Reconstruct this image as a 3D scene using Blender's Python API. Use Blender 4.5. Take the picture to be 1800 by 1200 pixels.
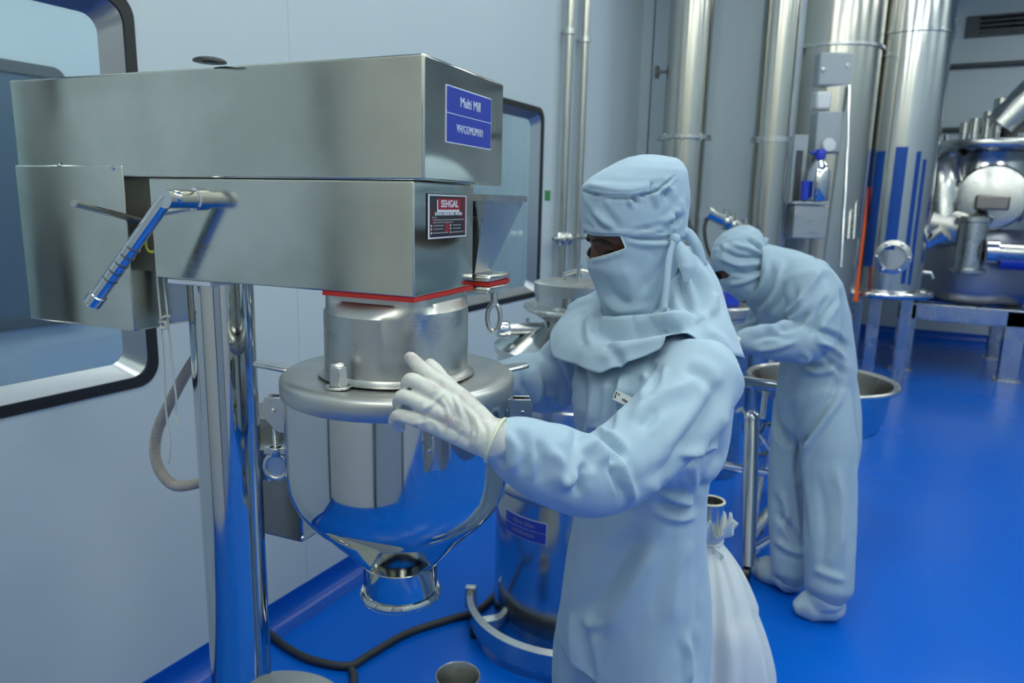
import bpy, bmesh, math, random
import numpy as np
from mathutils import Vector, Matrix, noise as mnoise

random.seed(7)
for o in list(bpy.data.objects):
    bpy.data.objects.remove(o, do_unlink=True)
SC = bpy.context.scene
COL = SC.collection
PI = math.pi
A = lambda *v: np.array(v, float)

# ------------------------------------------------------------------ camera
# solved from the vanishing points of the photograph (1800 x 1200 frame)
FPX, PIT, ROL, YAW, CAMH = 1268.0, math.radians(10.92), math.radians(1.30), math.radians(28.3), 1.6
FWD = A(-math.sin(YAW) * math.cos(PIT), math.cos(YAW) * math.cos(PIT), -math.sin(PIT))
_rt = A(math.cos(YAW), math.sin(YAW), 0)
_up = np.cross(_rt, FWD)
CR = math.cos(ROL) * _rt + math.sin(ROL) * _up
CU = -math.sin(ROL) * _rt + math.cos(ROL) * _up
CC = A(0, 0, CAMH)
cam_data = bpy.data.cameras.new('camera')
cam = bpy.data.objects.new('camera', cam_data)
COL.objects.link(cam)
cam_data.sensor_width = 36.0
cam_data.lens = FPX / 1800.0 * 36.0
cam_data.clip_start = 0.02
cam_data.clip_end = 60
M = Matrix.Identity(4)
for i in range(3):
    M[i][0], M[i][1], M[i][2], M[i][3] = CR[i], CU[i], -FWD[i], CC[i]
cam.matrix_world = M
cam_data.dof.use_dof = True
cam_data.dof.focus_distance = 1.22
cam_data.dof.aperture_fstop = 5.0
SC.camera = cam

# ------------------------------------------------------------------ world, lamps, exposure
W = bpy.data.worlds.new('world')
SC.world = W
W.use_nodes = True
W.node_tree.nodes['Background'].inputs[0].default_value = (0.55, 0.68, 0.8, 1)
W.node_tree.nodes['Background'].inputs[1].default_value = 0.12
SC.view_settings.view_transform = 'Standard'
SC.view_settings.look = 'None'
SC.view_settings.gamma = 1
SC.view_settings.use_curve_mapping = False
SC.view_settings.exposure = -0.02
CEIL_Z = 4.2
LAMP_STRENGTH = 9.0
LAMP_COLOR = (0.93, 0.985, 0.89)

# ------------------------------------------------------------------ pixel -> place helpers
def ray(x, y):
    return FWD + CR * (x - 900) / FPX - CU * (y - 600) / FPX
def pl(x, y, ax, v):              # where the view line meets the plane coordinate[ax] = v
    d = ray(x, y)
    return CC + d * (v - CC[ax]) / d[ax]
def dep(x, y, d):                 # point at depth d (metres along the view axis)
    return CC + ray(x, y) * d
def proj(P):                      # world points -> pixels (arrays)
    q = np.asarray(P, float) - CC
    z = q @ FWD
    return np.stack([900 + FPX * (q @ CR) / z, 600 - FPX * (q @ CU) / z, z], -1)

# ------------------------------------------------------------------ materials
def lin(r, g, b):
    f = lambda c: (c / 255) / 12.92 if c / 255 <= 0.04045 else ((c / 255 + 0.055) / 1.055) ** 2.4
    return (f(r), f(g), f(b), 1)
def mat(name, col, rough=0.5, metal=0.0, spec=0.5, noise=None, bump=None, rvar=None, coat=0, trans=0, alpha=1, sss=0, sheen=0, aniso=0):
    """noise=(scale, other colour, contrast lo, hi)   bump=(scale, strength, dist)   rvar=(scale, lo, hi)"""
    m = bpy.data.materials.new(name)
    m.use_nodes = True
    nt = m.node_tree
    b = nt.nodes['Principled BSDF']
    I = b.inputs
    I['Base Color'].default_value = col if len(col) == 4 else (*col, 1)
    I['Roughness'].default_value = rough
    I['Metallic'].default_value = metal
    I['Specular IOR Level'].default_value = spec
    I['Coat Weight'].default_value = coat
    I['Coat Roughness'].default_value = 0.08
    I['Transmission Weight'].default_value = trans
    I['Alpha'].default_value = alpha
    I['Subsurface Weight'].default_value = sss
    I['Sheen Weight'].default_value = sheen
    I['Anisotropic'].default_value = aniso
    if sss:
        I['Subsurface Radius'].default_value = (0.012, 0.006, 0.004)
        I['Subsurface Scale'].default_value = 0.6
    tc = nt.nodes.new('ShaderNodeTexCoord')
    def ntex(scale, detail=4, dist=0.0):
        mp = nt.nodes.new('ShaderNodeMapping')
        s = scale if isinstance(scale, (tuple, list)) else (scale,) * 3
        mp.inputs['Scale'].default_value = s
        nt.links.new(tc.outputs['Object'], mp.inputs['Vector'])
        n = nt.nodes.new('ShaderNodeTexNoise')
        n.inputs['Scale'].default_value = 1
        n.inputs['Detail'].default_value = detail
        n.inputs['Distortion'].default_value = dist
        nt.links.new(mp.outputs['Vector'], n.inputs['Vector'])
        return n
    if noise:
        n = ntex(noise[0])
        r = nt.nodes.new('ShaderNodeValToRGB')
        r.color_ramp.elements[0].position = noise[2]
        r.color_ramp.elements[1].position = noise[3]
        r.color_ramp.elements[0].color = col if len(col) == 4 else (*col, 1)
        c2 = noise[1]
        r.color_ramp.elements[1].color = c2 if len(c2) == 4 else (*c2, 1)
        nt.links.new(n.outputs['Fac'], r.inputs['Fac'])
        nt.links.new(r.outputs['Color'], I['Base Color'])
    if rvar:
        n = ntex(rvar[0], 2, 0.0)
        r = nt.nodes.new('ShaderNodeMapRange')
        r.inputs['From Min'].default_value = 0.3
        r.inputs['From Max'].default_value = 0.7
        r.inputs['To Min'].default_value = rvar[1]
        r.inputs['To Max'].default_value = rvar[2]
        nt.links.new(n.outputs['Fac'], r.inputs['Value'])
        nt.links.new(r.outputs['Result'], I['Roughness'])
    if bump:
        n = ntex(bump[0], bump[3] if len(bump) > 3 else 3)
        bp = nt.nodes.new('ShaderNodeBump')
        bp.inputs['Strength'].default_value = bump[1]
        bp.inputs['Distance'].default_value = bump[2]
        nt.links.new(n.outputs['Fac'], bp.inputs['Height'])
        nt.links.new(bp.outputs['Normal'], I['Normal'])
    return m
def emis(name, col, s):
    m = bpy.data.materials.new(name)
    m.use_nodes = True
    b = m.node_tree.nodes['Principled BSDF']
    b.inputs['Base Color'].default_value = (0.8, 0.8, 0.8, 1)
    b.inputs['Emission Color'].default_value = (*col[:3], 1)
    b.inputs['Emission Strength'].default_value = s
    return m

STEEL = (0.70, 0.69, 0.61, 1)
MT = {
    'wall': mat('wall_panel_paint', lin(186, 200, 206), 0.42, spec=0.4, rvar=(1.3, 0.36, 0.5)),
    'wall_back': mat('wall_panel_paint_warm', lin(215, 215, 205), 0.45, spec=0.4),
    'ceiling': mat('ceiling_paint', lin(215, 222, 226), 0.7),
    'floor': mat('blue_epoxy', lin(0, 92, 200), 0.22, spec=0.16, noise=(0.9, lin(0, 98, 206), 0.3, 0.75), rvar=(0.8, 0.2, 0.3)),
    'coving': mat('blue_coving', lin(3, 76, 176), 0.25, spec=0.35),
    'black': mat('black_gasket', (0.012, 0.013, 0.014, 1), 0.45),
    'blackplastic': mat('black_plastic', (0.015, 0.015, 0.016, 1), 0.3),
    'reveal': mat('brushed_reveal', (0.42, 0.45, 0.48, 1), 0.3, 1.0),
    'steel_face': mat('polished_sheet_steel', STEEL, 0.1, 1.0, noise=((4.5, 4.5, 4.5), (0.58, 0.575, 0.50, 1), 0.42, 0.60), rvar=((3.0, 3.0, 3.0), 0.05, 0.2), bump=((2.2, 2.2, 2.2), 0.16, 0.03, 1)),
    'mirror': mat('mirror_steel', (0.62, 0.63, 0.61, 1), 0.05, 1.0, rvar=((4, 4, 4), 0.03, 0.1), bump=((4.5, 4.5, 2.0), 0.12, 0.012, 1)),
    'brushed': mat('brushed_steel', (0.55, 0.55, 0.52, 1), 0.32, 1.0, rvar=((6, 6, 40), 0.25, 0.4)),
    'satin': mat('satin_steel', (0.60, 0.61, 0.59, 1), 0.24, 1.0, rvar=((8, 8, 8), 0.18, 0.32)),
    'lidsteel': mat('dusty_lid_steel', (0.52, 0.53, 0.51, 1), 0.36, 0.85, rvar=((10, 10, 10), 0.3, 0.46)),
    'chrome': mat('chrome', (0.68, 0.69, 0.70, 1), 0.08, 1.0),
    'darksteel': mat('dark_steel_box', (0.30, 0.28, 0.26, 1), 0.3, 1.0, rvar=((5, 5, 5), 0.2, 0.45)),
    'farsteel': mat('vessel_steel', (0.60, 0.61, 0.60, 1), 0.16, 1.0, bump=((1.6, 1.6, 0.5), 0.2, 0.04, 1)),
    'duct': mat('duct_steel', (0.55, 0.54, 0.49, 1), 0.2, 1.0, bump=((2, 2, 0.6), 0.15, 0.03, 1)),
    'red': mat('red_silicone', lin(190, 40, 35), 0.5),
    'signblue': mat('sign_blue', lin(42, 62, 168), 0.35),
    'white': mat('white_plastic', lin(225, 228, 228), 0.45),
    'print_white': mat('print_white', lin(215, 222, 232), 0.5),
    'print_grey': mat('print_grey', lin(150, 150, 155), 0.5),
    'print_red': mat('print_red', lin(150, 30, 40), 0.4),
    'plate_dark': mat('nameplate_dark', lin(38, 38, 46), 0.35, noise=((9, 14, 9), lin(130, 24, 30), 0.5, 0.68)),
    'hose': mat('beige_hose', lin(172, 165, 155), 0.55),
    'cord': mat('white_cord', lin(205, 205, 196), 0.8),
    'yellow': mat('yellow_cable_tie', lin(196, 200, 60), 0.45),
    'rubber': mat('black_rubber_cable', lin(50, 52, 54), 0.5),
    'greyplinth': mat('grey_enamel', lin(150, 156, 156), 0.45),
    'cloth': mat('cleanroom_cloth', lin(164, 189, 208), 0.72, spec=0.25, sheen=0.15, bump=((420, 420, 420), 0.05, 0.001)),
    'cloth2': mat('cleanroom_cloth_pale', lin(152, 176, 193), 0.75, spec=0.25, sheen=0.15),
    'seam': mat('seam_thread', lin(110, 135, 150), 0.8),
    'hem': mat('white_hem', lin(205, 220, 226), 0.75),
    'skin': mat('skin', lin(96, 62, 48), 0.5, sss=0.1, noise=(14, lin(82, 52, 41), 0.4, 0.65)),
    'hair': mat('brow_hair', lin(16, 12, 10), 0.6),
    'eyewhite': mat('eye_white', lin(205, 198, 190), 0.2),
    'iris': mat('dark_iris', lin(25, 15, 10), 0.1),
    'glove': mat('latex_glove', lin(208, 210, 204), 0.42, spec=0.45, sss=0.15, noise=((26, 26, 26), lin(186, 172, 170), 0.52, 0.7), bump=((90, 90, 90), 0.12, 0.004)),
    'glove_rim': mat('latex_rolled_rim', lin(222, 228, 196), 0.5),
    'shoe': mat('shoe_cover', lin(178, 196, 206), 0.65),
    'bag': mat('white_bag', lin(222, 230, 232), 0.55, spec=0.3, trans=0.12, bump=((14, 14, 3), 0.4, 0.02)),
    'cream': mat('cream_plastic', lin(206, 202, 186), 0.5),
    'green': mat('green_sticker', lin(60, 130, 70), 0.5),
    'orange': mat('orange_hose', lin(226, 92, 30), 0.5),
    'blueplastic': mat('blue_plastic', lin(30, 60, 190), 0.35),
    'redplastic': mat('red_plastic', lin(180, 40, 40), 0.4),
    'blue_strip': mat('glossy_blue_strip', lin(24, 78, 160), 0.25, 0.35),
    'darkgrey': mat('dark_grey_paint', lin(70, 76, 80), 0.5),
    'greybox': mat('light_grey_box', lin(168, 178, 182), 0.45),
    'glassware': mat('clear_glassware', (0.9, 0.95, 1, 1), 0.03, trans=1.0),
    'lamp_dim': emis('corridor_diffuser', LAMP_COLOR, LAMP_STRENGTH * .56),
    'lamp': emis('lamp_diffuser', LAMP_COLOR, LAMP_STRENGTH),
}
def glass_mat():
    m = bpy.data.materials.new('window_glass')
    m.use_nodes = True
    nt = m.node_tree
    nt.nodes.remove(nt.nodes['Principled BSDF'])
    out = nt.nodes['Material Output']
    mix = nt.nodes.new('ShaderNodeMixShader')
    tr = nt.nodes.new('ShaderNodeBsdfTransparent')
    gl = nt.nodes.new('ShaderNodeBsdfGlossy')
    lw = nt.nodes.new('ShaderNodeLayerWeight')
    lw.inputs['Blend'].default_value = 0.5
    pw = nt.nodes.new('ShaderNodeMath')
    pw.operation = 'POWER'
    pw.inputs[1].default_value = 5
    fr = nt.nodes.new('ShaderNodeMath')
    fr.operation = 'MULTIPLY_ADD'
    fr.inputs[1].default_value = 0.94
    fr.inputs[2].default_value = 0.06
    nt.links.new(lw.outputs['Facing'], pw.inputs[0])
    nt.links.new(pw.outputs[0], fr.inputs[0])
    tr.inputs['Color'].default_value = (0.84, 0.91, 0.95, 1)
    gl.inputs['Roughness'].default_value = 0.02
    nt.links.new(fr.outputs[0], mix.inputs[0])
    nt.links.new(tr.outputs[0], mix.inputs[1])
    nt.links.new(gl.outputs[0], mix.inputs[2])
    nt.links.new(mix.outputs[0], out.inputs['Surface'])
    return m
MT['glass'] = glass_mat()

# ------------------------------------------------------------------ mesh building
def unit(v):
    v = np.asarray(v, float)
    return v / (np.linalg.norm(v) + 1e-12)
def frame_of(d, hint=None):
    d = unit(d)
    h = A(0, 0, 1) if hint is None else np.asarray(hint, float)
    if abs(d @ unit(h)) > 0.98:
        h = A(1, 0, 0) if abs(d[0]) < 0.9 else A(0, 1, 0)
    u = unit(np.cross(h, d))
    return u, np.cross(d, u), d
class MB:
    def __init__(s):
        s.v, s.f = [], []
    def add(s, v, f):
        b = len(s.v)
        s.v += [tuple(map(float, p)) for p in v]
        s.f += [tuple(i + b for i in q) for q in f]
        return s
    def box(s, x0, x1, y0, y1, z0, z1):
        v = [(x, y, z) for z in (z0, z1) for y in (y0, y1) for x in (x0, x1)]
        return s.add(v, [(0, 2, 3, 1), (4, 5, 7, 6), (0, 1, 5, 4), (2, 6, 7, 3), (0, 4, 6, 2), (1, 3, 7, 5)])
    def obox(s, c, ax, half):          # oriented box: centre, three axes, half sizes
        c = np.asarray(c, float)
        v = [c + ax[0] * half[0] * i + ax[1] * half[1] * j + ax[2] * half[2] * k for k in (-1, 1) for j in (-1, 1) for i in (-1, 1)]
        return s.add(v, [(0, 2, 3, 1), (4, 5, 7, 6), (0, 1, 5, 4), (2, 6, 7, 3), (0, 4, 6, 2), (1, 3, 7, 5)])
    def tube(s, pts, r, n=14, closed=False, caps=True, flat=1.0, hint=None):
        P = np.asarray(pts, float)
        m = len(P)
        R = np.broadcast_to(np.asarray(r, float), (m,))
        T = np.zeros_like(P)
        for i in range(m):
            a, b = P[(i - 1) % m if closed else max(i - 1, 0)], P[(i + 1) % m if closed else min(i + 1, m - 1)]
            T[i] = unit(b - a)
        u, w, _ = frame_of(T[0], hint)
        v = []
        for i in range(m):
            u = unit(u - T[i] * (u @ T[i]))
            w = np.cross(T[i], u)
            for k in range(n):
                t = 2 * PI * k / n
                v.append(P[i] + R[i] * (math.cos(t) * u * flat + math.sin(t) * w))
        f = []
        for i in range(m if closed else m - 1):
            j = (i + 1) % m
            for k in range(n):
                l = (k + 1) % n
                f.append((i * n + k, i * n + l, j * n + l, j * n + k))
        if not closed and caps:
            f.append(tuple(range(n - 1, -1, -1)))
            f.append(tuple((m - 1) * n + k for k in range(n)))
        return s.add(v, f)
    def cyl(s, p0, p1, r0, r1=None, n=32):
        return s.tube([p0, p1], [r0, r0 if r1 is None else r1], n)
    def lathe(s, prof, c=(0, 0, 0), n=64, axis=(0, 0, 1), closed=False, a0=0, a1=2 * PI):
        u, w, d = frame_of(axis)
        if tuple(axis) == (0, 0, 1):
            u, w, d = A(1, 0, 0), A(0, 1, 0), A(0, 0, 1)
        c = np.asarray(c, float)
        full = abs(a1 - a0 - 2 * PI) < 1e-6
        nn = n if full else n + 1
        v = []
        for k in range(nn):
            t = a0 + (a1 - a0) * k / n
            for (r, z) in prof:
                v.append(c + r * (math.cos(t) * u + math.sin(t) * w) + z * d)
        m = len(prof)
        f = []
        for k in range(n):
            l = (k + 1) % nn
            for i in range(m if closed else m - 1):
                j = (i + 1) % m
                f.append((k * m + i, l * m + i, l * m + j, k * m + j))
        if not full and closed:
            f.append(tuple(range(m)))
            f.append(tuple((nn - 1) * m + i for i in range(m - 1, -1, -1)))
        return s.add(v, f)
    def prism(s, poly, o, ux, uy, h):   # polygon in plane (ux, uy) at o, extruded by vector h
        o, ux, uy, h = map(lambda q: np.asarray(q, float), (o, ux, uy, h))
        n = len(poly)
        b = [o + ux * x + uy * y for x, y in poly]
        v = b + [p + h for p in b]
        f = [tuple(range(n - 1, -1, -1)), tuple(range(n, 2 * n))]
        f += [(i, (i + 1) % n, n + (i + 1) % n, n + i) for i in range(n)]
        return s.add(v, f)
    def ell(s, c, rx, ry, rz, n=20, m=12, ax=None):
        ax = ax or (A(1, 0, 0), A(0, 1, 0), A(0, 0, 1))
        c = np.asarray(c, float)
        v = []
        for i in range(m + 1):
            p = PI * i / m
            for k in range(n):
                t = 2 * PI * k / n
                v.append(c + ax[0] * rx * math.sin(p) * math.cos(t) + ax[1] * ry * math.sin(p) * math.sin(t) + ax[2] * rz * math.cos(p))
        f = []
        for i in range(m):
            for k in range(n):
                l = (k + 1) % n
                f.append((i * n + k, (i + 1) * n + k, (i + 1) * n + l, i * n + l))
        return s.add(v, f)
    def mesh(s, name):
        me = bpy.data.meshes.new(name)
        me.from_pydata(s.v, [], s.f)
        bm = bmesh.new()
        bm.from_mesh(me)
        bmesh.ops.remove_doubles(bm, verts=bm.verts, dist=1e-6)
        bmesh.ops.dissolve_degenerate(bm, edges=bm.edges, dist=1e-7)
        bmesh.ops.recalc_face_normals(bm, faces=bm.faces)
        bm.to_mesh(me)
        bm.free()
        return me
    def build(s, name, m, parent=None, bevel=0, seg=2, smooth=38, solid=0, sub=0):
        me = s.mesh(name)
        return link(name, me, m, parent, bevel, seg, smooth, solid, sub)
def link(name, me, m, parent=None, bevel=0, seg=2, smooth=38, solid=0, sub=0):
    if m is not None:
        me.materials.append(MT[m] if isinstance(m, str) else m)
    o = bpy.data.objects.new(name, me)
    COL.objects.link(o)
    if parent is not None:
        o.parent = parent
    if smooth:
        me.shade_smooth()
        if smooth < 180:
            me.set_sharp_from_angle(angle=math.radians(smooth))
    if solid:
        q = o.modifiers.new('solid', 'SOLIDIFY')
        q.thickness = solid
        q.offset = 0
    if bevel:
        q = o.modifiers.new('bevel', 'BEVEL')
        q.width = bevel
        q.segments = seg
        q.limit_method = 'ANGLE'
        q.angle_limit = math.radians(40)
    if sub:
        q = o.modifiers.new('sub', 'SUBSURF')
        q.levels = q.render_levels = sub
    return o
def tag(o, label, cat, group=None):
    o['label'], o['category'] = label, cat
    if group:
        o['group'] = group
    return o
def thing(name, label, cat, loc=(0, 0, 0), rz=0, group=None):
    o = bpy.data.objects.new(name, None)
    o.empty_display_size = 0.1
    COL.objects.link(o)
    o.location = [float(q) for q in loc]
    o.rotation_euler = (0, 0, rz)
    return tag(o, label, cat, group)
def struct(o):
    o['kind'] = 'structure'
    return o
def text_mesh(s, size, depth=0.0004, bold=False, align='CENTER', gap=1.0):
    c = bpy.data.curves.new('t', 'FONT')
    c.body = s
    c.size = size
    c.extrude = depth
    c.align_x = align
    c.align_y = 'CENTER'
    c.resolution_u = 3
    c.space_character = gap
    if bold:
        c.offset = size * 0.014
    o = bpy.data.objects.new('t', c)
    COL.objects.link(o)
    dg = bpy.context.evaluated_depsgraph_get()
    me = bpy.data.meshes.new_from_object(o.evaluated_get(dg))
    bpy.data.objects.remove(o, do_unlink=True)
    bpy.data.curves.remove(c)
    me.materials.clear()
    return me
def put_text(name, s, size, o, ux, uy, m, parent, bold=False, sx=1.0, align='CENTER', gap=1.0):
    """flat lettering: centre o, text runs along ux, up is uy (local to the parent)"""
    me = text_mesh(s, size, 0.0004, bold, align, gap)
    ux, uy = unit(ux), unit(uy)
    uz = np.cross(ux, uy)
    n = len(me.vertices)
    co = np.zeros(n * 3)
    me.vertices.foreach_get('co', co)
    co = co.reshape(-1, 3)
    co = np.asarray(o, float) + co[:, :1] * ux * sx + co[:, 1:2] * uy + co[:, 2:3] * uz
    me.vertices.foreach_set('co', co.ravel())
    me.update()
    return link(name, me, m, parent, smooth=0)
def bez(pts, n=8, closed=False):      # Catmull-Rom through points
    P = [np.asarray(p, float) for p in pts]
    m = len(P)
    out = []
    rng = range(m if closed else m - 1)
    for i in rng:
        p0 = P[(i - 1) % m] if closed or i > 0 else 2 * P[0] - P[1]
        p1, p2 = P[i], P[(i + 1) % m]
        p3 = P[(i + 2) % m] if closed or i + 2 < m else 2 * P[-1] - P[-2]
        for k in range(n):
            t = k / n
            out.append(0.5 * (2 * p1 + (p2 - p0) * t + (2 * p0 - 5 * p1 + 4 * p2 - p3) * t * t + (3 * p1 - p0 - 3 * p2 + p3) * t ** 3))
    if not closed:
        out.append(P[-1])
    return out
# ================================================================== the room
WX, FY, RX, BY = -1.95, 10.65, 3.4, -1.15       # left wall, far wall, right wall, wall behind the camera
JX, JY = -0.92, 5.62                           # boxed-out corner behind the ducts
WT = 0.08
Z0, Z1 = 1.04, 2.14                            # window sill and head
def rrect(y0, y1, z0, z1, r, n=7):
    out = []
    for cy, cz, a in ((y1 - r, z1 - r, 0), (y0 + r, z1 - r, PI / 2), (y0 + r, z0 + r, PI), (y1 - r, z0 + r, 3 * PI / 2)):
        for k in range(n + 1):
            t = a + PI / 2 * k / n
            out.append((cy + r * math.cos(t), cz + r * math.sin(t)))
    return out
def ring_prism(outer, inner, x0, x1):           # frame between two outlines in the y-z plane
    n = len(outer)
    v = [(x, *p) for x in (x0, x1) for ring in (outer, inner) for p in ring]
    f = []
    for i in range(n):
        j = (i + 1) % n
        f += [(i, j, n + j, n + i), (2 * n + i, 3 * n + i, 3 * n + j, 2 * n + j), (i, 2 * n + i, 2 * n + j, j), (n + i, n + j, 3 * n + j, 3 * n + i)]
    return MB().add(v, f)
WINS = [(0.42, 1.365), (2.52, 3.955)]
def wall_with_holes(x0, x1, ya, yb, za, zb, holes, name, m):
    mb = MB()
    ys = sorted([ya, yb] + [q for h in holes for q in h])
    for i in range(len(ys) - 1):
        hole = any(abs(ys[i] - h[0]) < 1e-6 for h in holes)
        if hole:
            mb.box(x0, x1, ys[i], ys[i + 1], za, Z0)
            mb.box(x0, x1, ys[i], ys[i + 1], Z1, zb)
        else:
            mb.box(x0, x1, ys[i], ys[i + 1], za, zb)
    return struct(mb.build(name, m, smooth=0))
struct(MB().box(-3.7, RX + WT, BY - WT, FY + WT, -0.1, 0).build('floor', 'floor', smooth=0))
struct(MB().box(-3.7, RX + WT, BY - WT, FY + WT, CEIL_Z, CEIL_Z + 0.1).build('ceiling', 'ceiling', smooth=0))
wl = wall_with_holes(WX - WT, WX, BY, JY, 0, CEIL_Z, WINS, 'wall_left', 'wall')
# panel joints of the cleanroom wall, thin raised sealant lines
for y in (-.5, 1.95, 4.62):
    MB().box(WX, WX + 0.0015, y - 0.004, y + 0.004, 0.1, CEIL_Z).build('panel_joint', 'wall', wl, smooth=0)
struct(MB().box(WX - WT, JX, JY, FY, 0, CEIL_Z).build('wall_boxing', 'wall', smooth=0, bevel=0.02, seg=3))
wf = struct(MB().box(JX, RX, FY, FY + WT, 0, CEIL_Z).build('wall_far', 'wall', smooth=0))
struct(MB().box(RX, RX + WT, BY, FY + WT, 0, CEIL_Z).build('wall_right', 'wall', smooth=0))
wb = struct(MB().box(WX - WT, RX + WT, BY - WT, BY, 0, CEIL_Z).build('wall_behind', 'wall_back', smooth=0))
# coved skirting
def cove(p0, p1, nrm, name):
    p0, p1, nrm = A(*p0), A(*p1), A(*nrm)
    prof = [(0, 0)] + [(0.075 - 0.075 * math.sin(t), 0.085 - 0.085 * math.cos(t)) for t in np.linspace(0, PI / 2, 8)][0:0]
    pts = [(0.0, 0.0), (0.085, 0.0)] + [(0.085 - 0.08 * math.sin(t), 0.08 - 0.08 * math.cos(t)) for t in np.linspace(0.15, PI / 2, 8)] + [(0.005, 0.1), (0, 0.1)]
    return struct(MB().prism(pts, p0, nrm, A(0, 0, 1), p1 - p0).build(name, 'coving', smooth=60))
cove((WX, BY, 0), (WX, JY, 0), (1, 0, 0), 'trim_1')
cove((WX, JY, 0), (JX, JY, 0), (0, -1, 0), 'trim_2')
cove((JX, JY, 0), (JX, FY, 0), (1, 0, 0), 'trim_3')
cove((JX, FY, 0), (RX, FY, 0), (0, -1, 0), 'trim_4')
cove((RX, FY, 0), (RX, BY, 0), (-1, 0, 0), 'trim_5')
# windows
def window(y0, y1, name, x, sgn=1, lab=None):
    w = struct(bpy.data.objects.new(name, None))
    COL.objects.link(w)
    R = 0.07
    O = rrect(y0 - 0.001, y1 + 0.001, Z0 - 0.001, Z1 + 0.001, R)
    I1 = rrect(y0 + 0.03, y1 - 0.03, Z0 + 0.03, Z1 - 0.03, R - 0.015)
    I2 = rrect(y0 + 0.075, y1 - 0.075, Z0 + 0.068, Z1 - 0.068, R - 0.025)
    a, b, c = x + 0.004 * sgn, x - 0.004 * sgn, x - 0.05 * sgn
    ring_prism(O, I1, min(a, b), max(a, b)).build('gasket', 'black', w, smooth=60)
    # sloped metallic reveal
    n = len(I1)
    mb = MB().add([(b, *p) for p in I1] + [(c, *p) for p in I2] + [(b - 0.006 * sgn, *p) for p in O] + [(c - 0.01 * sgn, *p) for p in O],
                  [(i, (i + 1) % n, n + (i + 1) % n, n + i) for i in range(n)] + [(n + i, n + (i + 1) % n, 3 * n + (i + 1) % n, 3 * n + i) for i in range(n)])
    mb.build('frame', 'reveal', w, smooth=60)
    MB().prism(I2, (c + 0.001 * sgn, 0, 0), (0, 1, 0), (0, 0, 1), (-0.006 * sgn, 0, 0)).build('pane', 'glass', w, smooth=0)
    # corner fillets of the wall opening
    for (cy, cz, sy, sz) in ((y0, Z0, 1, 1), (y0, Z1, 1, -1), (y1, Z0, -1, 1), (y1, Z1, -1, -1)):
        arc = [(cy, cz)] + [(cy + sy * (R - R * math.sin(t)), cz + sz * (R - R * math.cos(t))) for t in np.linspace(0, PI / 2, 7)]
        MB().prism(arc, (x, 0, 0), (0, 1, 0), (0, 0, 1), (-WT * sgn, 0, 0)).build('corner_fillet', 'wall', w, smooth=0)
    return w
window(*WINS[0], 'window_1', WX)
window(*WINS[1], 'window_2', WX)
# corridor beyond the glass, with a window of its own opposite
struct(MB().box(-3.62, -3.54, BY, JY, 0, CEIL_Z).build('wall_corridor', 'wall', smooth=0))
struct(MB().box(-3.54, WX - WT, BY - WT, BY, 0, CEIL_Z).build('wall_corridor_end', 'wall', smooth=0))
struct(MB().box(-3.54, WX - WT, JY, JY + WT, 0, CEIL_Z).build('wall_corridor_far', 'wall', smooth=0))
struct(MB().box(-3.54, WX - WT, BY, JY, 2.75, 2.80).build('ceiling_corridor', 'ceiling', smooth=0))
w3 = struct(bpy.data.objects.new('window_3', None))
COL.objects.link(w3)
ring_prism(rrect(0.55, 2.1, 0.98, 2.16, .06), rrect(0.6, 2.05, 1.03, 2.11, .04), -3.54, -3.515).build('frame', 'darkgrey', w3, smooth=60)
MB().prism(rrect(0.59, 2.06, 1.02, 2.12, .04), (-3.53, 0, 0), (0, 1, 0), (0, 0, 1), (0.005, 0, 0)).build('pane', mat('dark_pane', lin(70, 92, 110), 0.15), w3, smooth=0)
# ceiling lamps: recessed square panels
k = 0
LAMPS = [(x, y) for y in (-0.55, 1.4, 3.4) for x in (-0.7, 1.0, 2.6)] + [(0.2, 5.6), (2.75, 5.4), (2.75, 7.4), (1.2, 8.3)]  # pair nearest the right wall: unseen, added to brighten what the mill end mirrors
for (x, y) in LAMPS:
    if x < JX and y > JY: continue
    t = thing('ceiling_light', 'square white recessed lamp panel in the ceiling', 'ceiling light', (x, y, CEIL_Z), 0, 'ceiling lamp panels')
    s = 0.46
    mb = MB()
    for q in ((-s, s, -s, -s + .03), (-s, s, s - .03, s), (-s, -s + .03, -s + .03, s - .03), (s - .03, s, -s + .03, s - .03)):
        mb.box(*q, -0.02, 0)
    mb.build('frame', 'white', t, smooth=0)
    MB().box(-s + .03, s - .03, -s + .03, s - .03, -0.012, -0.002).build('diffuser', 'lamp', t, smooth=0)
for y in (-.55, .5, 1.55, 2.6, 3.65, 4.7):
    t = thing('corridor_light', 'square white lamp panel in the corridor ceiling', 'ceiling light', (-2.8, y, 2.75), 0, 'corridor lamp panels')
    MB().box(-.36, .36, -.5, .5, -0.02, 0).build('frame', 'white', t, smooth=0)
    MB().box(-.33, .33, -.47, .47, -0.024, -0.02).build('diffuser', 'lamp_dim', t, smooth=0)
# door behind the camera (it shows in the polished steel)
dr = struct(MB().box(-0.2, 0.95, BY, BY + 0.03, 0, 2.15).build('door_1', 'greybox', smooth=0, bevel=0.004))
for q in ((-.28, -.2, 0, 2.23), (.95, 1.03, 0, 2.23), (-.2, .95, 2.15, 2.23)):
    MB().box(q[0], q[1], BY, BY + 0.05, q[2], q[3]).build('door_frame', 'darkgrey', dr, smooth=0)
MB().tube([(0.85, BY + 0.03, 1.0), (0.85, BY + .08, 1.0), (0.85, BY + .08, 1.3), (.85, BY + .03, 1.3)], 0.012).build('handle', 'chrome', dr)
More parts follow.
